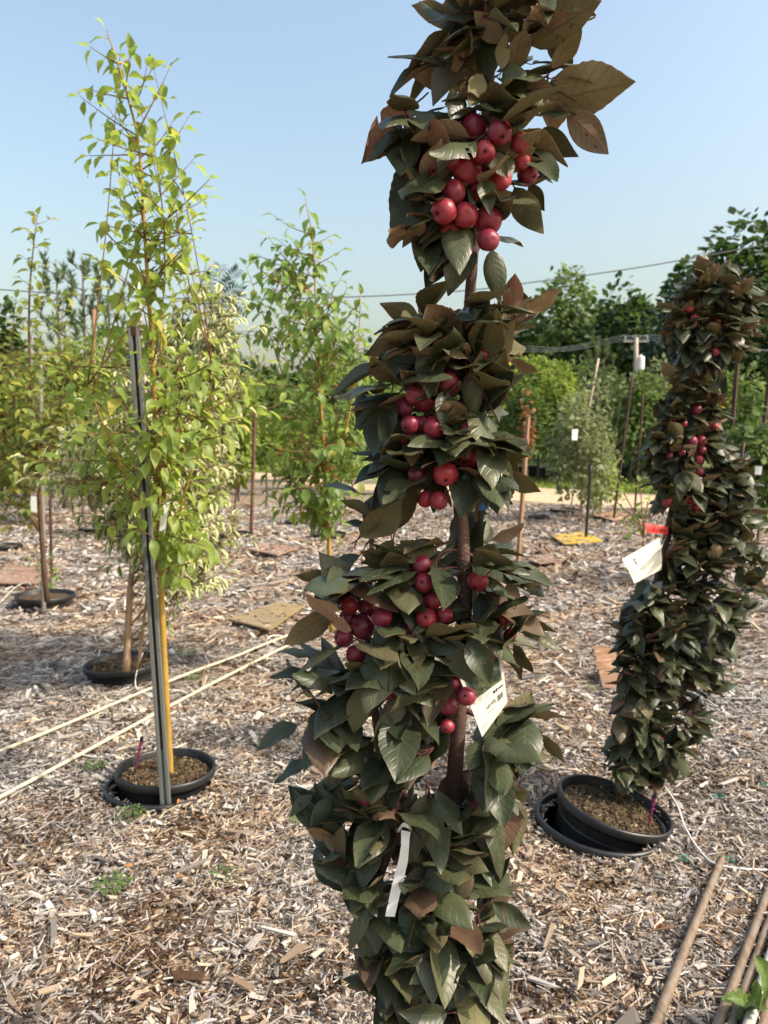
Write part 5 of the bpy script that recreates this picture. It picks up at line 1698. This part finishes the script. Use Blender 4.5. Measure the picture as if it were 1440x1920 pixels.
bpole((1490, 1582), (1335, 2020), .0125, M['bamboo'], 'brown bamboo pole second in the bundle from the lone pole', 7, .030, .030, False)
bpole((1510, 1598), (1356, 2020), .0125, M['stake_dark'], 'dark brown pole half hidden in the bundle', 6, .026, .026, False)
bpole((1500, 1612), (1378, 2000), .0140, M['bamboo_pale'], 'pale grey pole on top of the bundle', 6, .052, .052, False)
bpole((1530, 1620), (1404, 2000), .0125, M['bamboo'], 'brown bamboo pole innermost in the bundle beside the pale pole', 6, .03, .03, False)

# ------------------------------------------------------------------ weeds
WL = [leaf_tmpl(.55, 4, .3, .3, .3, 0, .2, 0, .2 * k, k, 2, False, .5) for k in range(3)]
def weed(px, py, r, n, label, size=.016):
    c = PZ(px, py, .012)
    t = thing('weed', label, 'weed', c, 'small weeds in the mulch')
    items = []
    st = MB()
    for i in range(n):
        a = rnd(0, 6.28); q = r * math.sqrt(random.random())
        p = c + Vector((math.cos(a) * q, math.sin(a) * q, rnd(.010, .035)))
        d = Vector((math.cos(a) + rnd(-.8, .8), math.sin(a) + rnd(-.8, .8), rnd(-.2, .5)))
        m = frame(d, Vector((rnd(-.3, .3), rnd(-.3, .3), 1)))
        s = size * rnd(.6, 1.3)
        items.append((random.randrange(3), p, Matrix([[m[r_][c_] * s for c_ in range(3)] for r_ in range(3)])))
        if i % 3 == 0: st.tube([Vector((p.x - c.x) * .4 if False else ((p.x - c.x) * .5, (p.y - c.y) * .5, 0)), p - c], .0008, 4)
    st.build('stems', M['weed_leaf'], t)
    join_leaves('leaves', items, WL, [M['weed_leaf'], M['weed_leaf']], t, c)
for a in [(212, 1668, .055, 90, 'clover-like weed patch below the lime tree pot'), (246, 1532, .05, 60, 'sparse weed at the foot of the steel post'), (418, 1650, .045, 50, 'little weed patch left of the white ribbon'), (178, 1440, .05, 60, 'weed beside the drip tube of the lime tree'),
          (365, 1275, .06, 60, 'weed growing by the nearer cream pipe'), (350, 1228, .07, 70, 'low weed between the pipes and the yellow board'), (460, 1118, .06, 60, 'green weed tuft above the weathered yellow board'), (575, 1018, .07, 60, 'small weed tuft left of the yellow stem'), (560, 1545, .03, 30, 'weed sprig beside the lowest left leaves'), 
          (1190, 1530, .025, 16, 'seedling in the tilted pot soil'), (1115, 950, .16, 120, 'weed clump under the willow-like shrub'), (265, 1432, .022, 14, 'seedling beside the purple stake in the lime tree pot'), (1110, 1295, .03, 24, 'weed sprig beside the propped plywood')]:
    weed(*a, size=.016 if a[2] < .1 else .05)
# leafy shoot in the far left pot
b = PZ(92, 1112, .04)
t = thing('leafy_shoot', 'small leafy green shoot beside the grey stake', 'plant', b)
st = MB(); lv = []
for (x, y) in [(62, 1052), (72, 1040), (95, 1045), (108, 1092), (100, 1072), (85, 1060)]:
    e = P(x, y, b.y + rnd(-.05, .05))
    pth = smooth_path([b, b.lerp(e, .5) + Vector((rnd(-.02, .02), 0, .02)), e], 3)
    st.tube([p - b for p in pth], .003, 5)
    lv += leaves_along(pth, .05, .075, Vector((0, -.3, 0)), .5, .3)
st.build('stems', M['orange_twig'], t)
hang_leaves(t, lv, *GREEN, 60)
# leafy shoot behind the red ribbon
b = PZ(1205, 1062, .02); b = P(1212, 1105, 5.2); b.z = 0.02
t = thing('leafy_shoot', 'thin green sapling behind the red ribbon', 'plant', b)
st = MB(); lv = []
for (x, y) in [(1170, 925), (1200, 905), (1230, 930), (1180, 960), (1215, 940), (1185, 1000), (1150, 935)]:
    e = P(x, y, b.y + rnd(-.1, .1))
    m0 = P(1206, 1010, b.y)
    pth = smooth_path([b, m0, e], 4)
    st.tube([p - b for p in pth], .004, 5)
    lv += leaves_along(pth[4:], .07, .075, Vector((0, -.3, 0)), .4, .3)
st.build('stems', M['orange_twig'], t)
hang_leaves(t, lv, *GREEN, 60)
# toothed weed among the poles
def toothed(L, seed):
    rg = random.Random(seed)
    V, Q, UV = [], [], []
    n = 14
    for i in range(n + 1):
        v = i / n
        hw = .17 * (math.sin(math.pi * (v * .9 + .06)) ** .9) * (1.25 if i % 2 else .75) * (.55 + .6 * v) if i < n else .012
        z = .42 * math.sin(v * 2.2) - .1 * v
        for u in (-1, -.45, 0, .45, 1):
            V.append((u * hw, v, z + abs(u) * hw * .5 + .02 * math.sin(v * 14) * u)); UV.append((u, v))
    for i in range(n):
        for k in range(4):
            a = i * 5 + k
            Q.append((a, a + 1, a + 6, a + 5))
    return mesh_np('toothed_leaf', np.array(V), quads=np.array(Q), uv=np.array(UV), mats=[M['weed_leaf']], smooth=True)
b = PZ(1395, 1868, .06)
t = thing('toothed_weed', 'bright green weed with toothed leaves growing between the poles', 'weed', b)
TM = [toothed(1, k) for k in range(3)]
for i, (x, y, dz) in enumerate([(1385, 1742, .0), (1412, 1790, .0), (1338, 1848, .0), (1375, 1888, 0), (1440, 1850, 0), (1425, 1905, 0)]):
    e = P(x, y, b.y - .05 + .03 * i * 0)
    d = e - b
    o = obj('leaf', TM[i % 3], t, (0, 0, -.02), frame(d + Vector((0, 0, -.02)), Vector((rnd(-.2, .2), -.8, .8))).to_quaternion(), max(d.length, .03))
# teal twine scraps
for i, (px, py) in enumerate([(1285, 1612), (1370, 1612), (1435, 1472), (1348, 1494)]):
    c = PZ(px, py, .03)
    mb = MB()
    pts = [Vector((math.cos(k * .7) * rnd(.008, .026), math.sin(k * .7) * rnd(.008, .02), rnd(0, .008))) for k in range(9)]
    mb.tube(smooth_path(pts, 3), .0016, 5)
    o = mb.build('twine_scrap', M['teal'], None); o.location = c
    tag(o, 'green twine scrap on the chips ' + ['beside the pointed tip of the lone pole', 'around the pale leaf at the lone pole tip', 'at the frame edge right of the tilted pot', 'between the tilted pot and the frame edge'][i], 'twine', 'green twine scraps')
# dry fallen leaves
DL = leaf_mesh('fallen_leaf', leaf_tmpl(.6, 6, .5, .3, .8, 0, .5, 0, .6, 3, 4, False, .2), [M['litter'], M['litter']])
for i, (px, py, s) in enumerate([(162, 1392, .035), (340, 1500, .03), (1108, 1190, .04), (250, 1625, .03), (330, 1645, .03), (1230, 1740, .035), (285, 1230, .035), (160, 1010, .06)]):
    c = PZ(px, py, .04)
    o = obj('fallen_leaf', DL, None, c, None, s)
    o.rotation_euler = (rnd(-.4, .4), rnd(-.4, .4), rnd(0, 6))
    tag(o, 'dry orange brown leaf on the chips ' + ['between the cream pipe and the lime tree pot', 'against the foot of the steel post', 'short of the propped plywood piece', 'beside the clover-like weed patch', 'between the weed patches under the lime tree pot', 'beside the lone bamboo pole', 'beside the dogwood pot', 'beyond the pot with the leafy shoot'][i], 'leaf', 'dry fallen leaves')

# ------------------------------------------------------------------ ribbons and labels
def strip(name, rows, mat, label, cat, thick=.0006, parent=None, off=0.0):
    """rows: list of (left point, right point) in world space; a thin ribbon with two faces"""
    o0 = rows[0][0].copy() if parent is None else Vector(parent.location)
    V, Fc = [], []
    n = len(rows)
    nr = (rows[0][1] - rows[0][0]).cross(rows[1][0] - rows[0][0]).normalized()
    if nr.y > 0: nr = -nr
    for l, r in rows: V += [l + nr * (off + thick) - o0, r + nr * (off + thick) - o0]
    for l, r in rows: V += [l + nr * off - o0, r + nr * off - o0]
    m = 2 * n
    for i in range(n - 1):
        a = 2 * i
        Fc += [(a, a + 1, a + 3, a + 2), (m + a, m + a + 2, m + a + 3, m + a + 1), (a, a + 2, m + a + 2, m + a), (a + 1, m + a + 1, m + a + 3, a + 3)]
    Fc += [(0, m, m + 1, 1), (2 * n - 2, 2 * n - 1, m + 2 * n - 1, m + 2 * n - 2)]
    mb = MB(); mb.add(V, Fc)
    o = mb.build(name, mat, parent, smooth=False)
    if parent is None:
        o.location = o0
        tag(o, label, cat)
    return o
# white ribbon on the left stem
Yr = Y0 - .115
rib = [(752, 1556, 770, 1560, 0), (752, 1568, 768, 1570, -.004), (752, 1585, 767, 1588, -.008), (748, 1610, 765, 1614, -.004), (740, 1640, 758, 1644, .002), (732, 1672, 750, 1676, .004), (726, 1700, 744, 1702, .004), (722, 1718, 740, 1719, .002)]
rb = strip('white_ribbon', [(P(a, b, Yr + e), P(c, d, Yr + e)) for a, b, c, d, e in rib], M['tape_white'], 'white ribbon tied to the left stem of the tall crab apple', 'ribbon')
mb = MB()
kn = [P(*q, Yr + e) for q, e in [((748, 1556), .004), ((757, 1546), -.004), ((768, 1552), 0), ((772, 1560), .03), ((758, 1552), .085), ((742, 1556), .05), ((748, 1557), .0)]]
o0 = Vector(rb.location)
pp = smooth_path(kn, 5)
V, Fc = [], []
for p in pp: V += [p - o0 + Vector((0, 0, .0035)), p - o0 - Vector((0, 0, .0035))]
for i in range(len(pp) - 1): Fc.append((2 * i, 2 * i + 2, 2 * i + 3, 2 * i + 1))
mb.add(V, Fc)
o = mb.build('loop', M['tape_white'], rb)
sol = o.modifiers.new('solid', 'SOLIDIFY'); sol.thickness = .0008

def text_mesh(s, mat):
    cu = bpy.data.curves.new('print', 'FONT')
    cu.body = s; cu.align_x = 'LEFT'; cu.align_y = 'BOTTOM'; cu.resolution_u = 2
    o = bpy.data.objects.new('print', cu)
    COL.objects.link(o)
    dg = bpy.context.evaluated_depsgraph_get()
    me = bpy.data.meshes.new_from_object(o.evaluated_get(dg))
    bpy.data.objects.remove(o); bpy.data.curves.remove(cu)
    me.materials.clear(); me.materials.append(mat)
    return me

class Card:
    """a bent card given by four photo corners with depths: tl, tr, br, bl"""
    def __init__(self, name, corners, label, mat, bend=.006, cat='tag'):
        self.c = [P(x, y, d) for x, y, d in corners]
        self.bend = bend
        n = 10
        self.nr = (self.c[1] - self.c[0]).cross(self.c[3] - self.c[0]).normalized()
        if self.nr.y > 0: self.nr = -self.nr
        rows = [(self.at(0, i / n), self.at(1, i / n)) for i in range(n + 1)]
        self.o = strip(name, rows, mat, label, cat, .0005)
    def at(self, u, v, off=0):
        a, b, c, d = self.c
        p = a.lerp(b, u).lerp(d.lerp(c, u), v)
        return p + self.nr * (math.sin(v * math.pi) * self.bend + off)
    def patch(self, name, u0, u1, v0, v1, mat, off=.0009, n=5):
        base_ = Vector(self.o.location)
        V, Fc = [], []
        for i in range(n + 1):
            v = v0 + (v1 - v0) * i / n
            V += [self.at(u0, v, off) - base_, self.at(u1, v, off) - base_]
        for i in range(n): Fc.append((2 * i, 2 * i + 1, 2 * i + 3, 2 * i + 2))
        mb = MB(); mb.add(V, Fc)
        return mb.build(name, mat, self.o)
    def print(self, s, u, v, h, wmax, mat, off=.0011, name='print', flip=False):
        me = text_mesh(s, mat)
        xs = [q.co.x for q in me.vertices]; ys = [q.co.y for q in me.vertices]
        w_, h_ = max(xs) - min(xs), max(ys) - min(ys)
        base_ = Vector(self.o.location)
        x0, y0_ = min(xs), min(ys)
        for q in me.vertices:
            uu = u + (q.co.x - x0) / w_ * wmax
            vv = v + h - (q.co.y - y0_) / h_ * h
            q.co = self.at(uu, vv, off) - base_
        return obj(name, me, self.o)
# the big plant label of the tall tree: photo above, price below
lab = Card('plant_label', [(842, 1222, Y0 - .068), (934, 1202, Y0 - .062), (951, 1317, Y0 - .090), (904, 1382, Y0 - .098)], 'white plant label with a plant picture, price and barcode on the tall crab apple', M['paper'], .008)
lab.patch('picture', .08, .93, .03, .60, M['picture'])
lab.print('Purple Spire', .10, .63, .045, .52, M['ink_grey'])
lab.patch('logo_mark', .64, .70, .662, .70, M['ink'])
lab.patch('logo_mark', .72, .76, .655, .70, M['ink'])
lab.patch('logo_bar', .78, .93, .668, .692, M['ink'])
lab.patch('border_line', .045, .95, .962, .966, M['ink_grey'])
lab.patch('border_line', .945, .95, .62, .962, M['ink_grey'])
lab.print('149.99$', .36, .765, .06, .30, M['ink'])
lab.patch('printed_line', .37, .60, .855, .868, M['ink_grey'])
base_ = Vector(lab.o.location)
mb = MB()
u = .72
while u < .90:
    w_ = random.choice([.006, .010, .015])
    q = [lab.at(u, .765, .001), lab.at(u + w_, .765, .001), lab.at(u + w_, .845, .001), lab.at(u, .845, .001)]
    mb.add([p - base_ for p in q], [(0, 1, 2, 3)])
    u += w_ + random.choice([.006, .010])
mb.build('barcode', M['ink'], lab.o)
lab.patch('printed_line', .08, .30, .925, .935, M['ink_grey'])
# strap that ties the label to the trunk
a, b_ = lab.at(.5, 0), on_trunk(1170, Y0 - .012)
strip('strap', [(a + Vector((-.006, 0, 0)), a + Vector((.006, 0, 0))), (a.lerp(b_, .5) + Vector((-.005, -.004, 0)), a.lerp(b_, .5) + Vector((.005, -.004, 0))), (b_ + Vector((-.005, 0, 0)), b_ + Vector((.005, 0, 0)))], M['paper'], '', '', parent=lab.o)
# folded label on the leaning tree
YT = YR - .17
lab2 = Card('plant_label', [(1236, 1008, YT + .03), (1166, 1049, YT), (1189, 1094, YT - .02), (1240, 1068, YT + .03)], 'cream plant label with printed lines on the leaning crab apple', M['paper'], .010)
for i, (v0, v1, u0, u1) in enumerate([(.20, .205, .05, .45), (.30, .305, .08, .42), (.40, .405, .08, .42), (.50, .505, .05, .45), (.60, .605, .08, .45), (.25, .256, .55, .75), (.36, .366, .55, .75), (.48, .486, .55, .75)]):
    pass
for k in range(7):
    u = .10 + k * .055
    lab2.patch('printed_line', u, u + .012, .12, .78, M['ink_grey'])
for k in range(4):
    u = .56 + k * .05
    lab2.patch('printed_line', u, u + .014, .22, .72, M['ink_grey'])
lab2.patch('stamp', .72, .78, .18, .42, M['ink'])
for k in range(2): lab2.patch('printed_line', .86 + k * .05, .875 + k * .05, .34, .80, M['ink'])
a, b_ = lab2.at(.0, .3), P(1256, 990, YR)
strip('strap', [(a + Vector((0, 0, .004)), a - Vector((0, 0, .004))), (b_ + Vector((0, 0, .004)), b_ - Vector((0, 0, .004)))], M['paper'], '', '', parent=lab2.o)
# red ribbon
red = Card('red_ribbon', [(1209, 981, YT), (1252, 988, YT + .05), (1250, 1002, YT + .05), (1212, 998, YT)], 'red ribbon with black lettering on the leaning crab apple trunk', M['red_tape'], .003, 'ribbon')
red.print('GLE', .27, .34, .42, .24, M['ink'])
for k_ in range(5): red.patch('smudged_letter', .55 + k_ * .085, .60 + k_ * .085, .30 + .04 * (k_ % 2), .76 - .05 * (k_ % 3), M['ink'])
p0, p1 = P(1250, 995, YT + .05), P(1258, 996, YR)
strip('tail', [(p0 + Vector((0, 0, .014)), p0 - Vector((0, 0, .014))), (p1 + Vector((0, 0, .012)), p1 - Vector((0, 0, .012)))], M['red_tape'], '', '', parent=red.o)
# blue ribbons
strip('blue_ribbon', [(P(896, 912, Y0 + .01), P(908, 918, Y0 + .02)), (P(894, 930, Y0 + .012), P(914, 936, Y0 + .02)), (P(890, 958, Y0 + .015), P(917, 955, Y0 + .02))], M['blue_tape'], 'blue ribbon end hanging behind the crab apple trunk', 'ribbon')
strip('blue_ribbon', [(P(810, 925, Y0 + .02), P(826, 920, Y0 + .02)), (P(812, 940, Y0 + .02), P(832, 932, Y0 + .02)), (P(815, 955, Y0 + .02), P(830, 950, Y0 + .02))], M['blue_tape'], 'blue ribbon scrap showing beneath the hanging apples', 'ribbon')
sc_ = PZ(82, 1152, 0).y
strip('blue_ribbon', [(P(78, 792, sc_ - .03), P(84, 790, sc_ - .03)), (P(78, 812, sc_ - .03), P(88, 812, sc_ - .03)), (P(81, 838, sc_ - .03), P(90, 836, sc_ - .03))], M['blue_tape'], 'blue ribbon tied on the slim grey stake', 'ribbon')
strip('yellow_ribbon', [(P(947, 660, 2.2), P(951, 660, 2.2)), (P(947, 668, 2.2), P(955, 668, 2.2)), (P(952, 684, 2.2), P(958, 683, 2.2))], M['yellow_tape'], 'yellow ribbon glimpsed between the crab apple leaves', 'ribbon')
# white name strip on the lime tree
strip('white_name_strip', [(P(306, 938, YL - .05), P(318, 942, YL - .05)), (P(300, 975, YL - .06), P(312, 978, YL - .06)), (P(297, 1012, YL - .06), P(308, 1016, YL - .06)), (P(296, 1028, YL - .06), P(305, 1030, YL - .06))], M['tape_white'], 'white name strip hanging on the lime green tree stem', 'tag')
strip('white_name_strip', [(P(58, 930, YC - .2), P(68, 930, YC - .2)), (P(57, 945, YC - .2), P(69, 945, YC - .2)), (P(58, 960, YC - .2), P(69, 960, YC - .2))], M['tape_white'], 'small white card on the brown fruit tree trunk', 'tag')
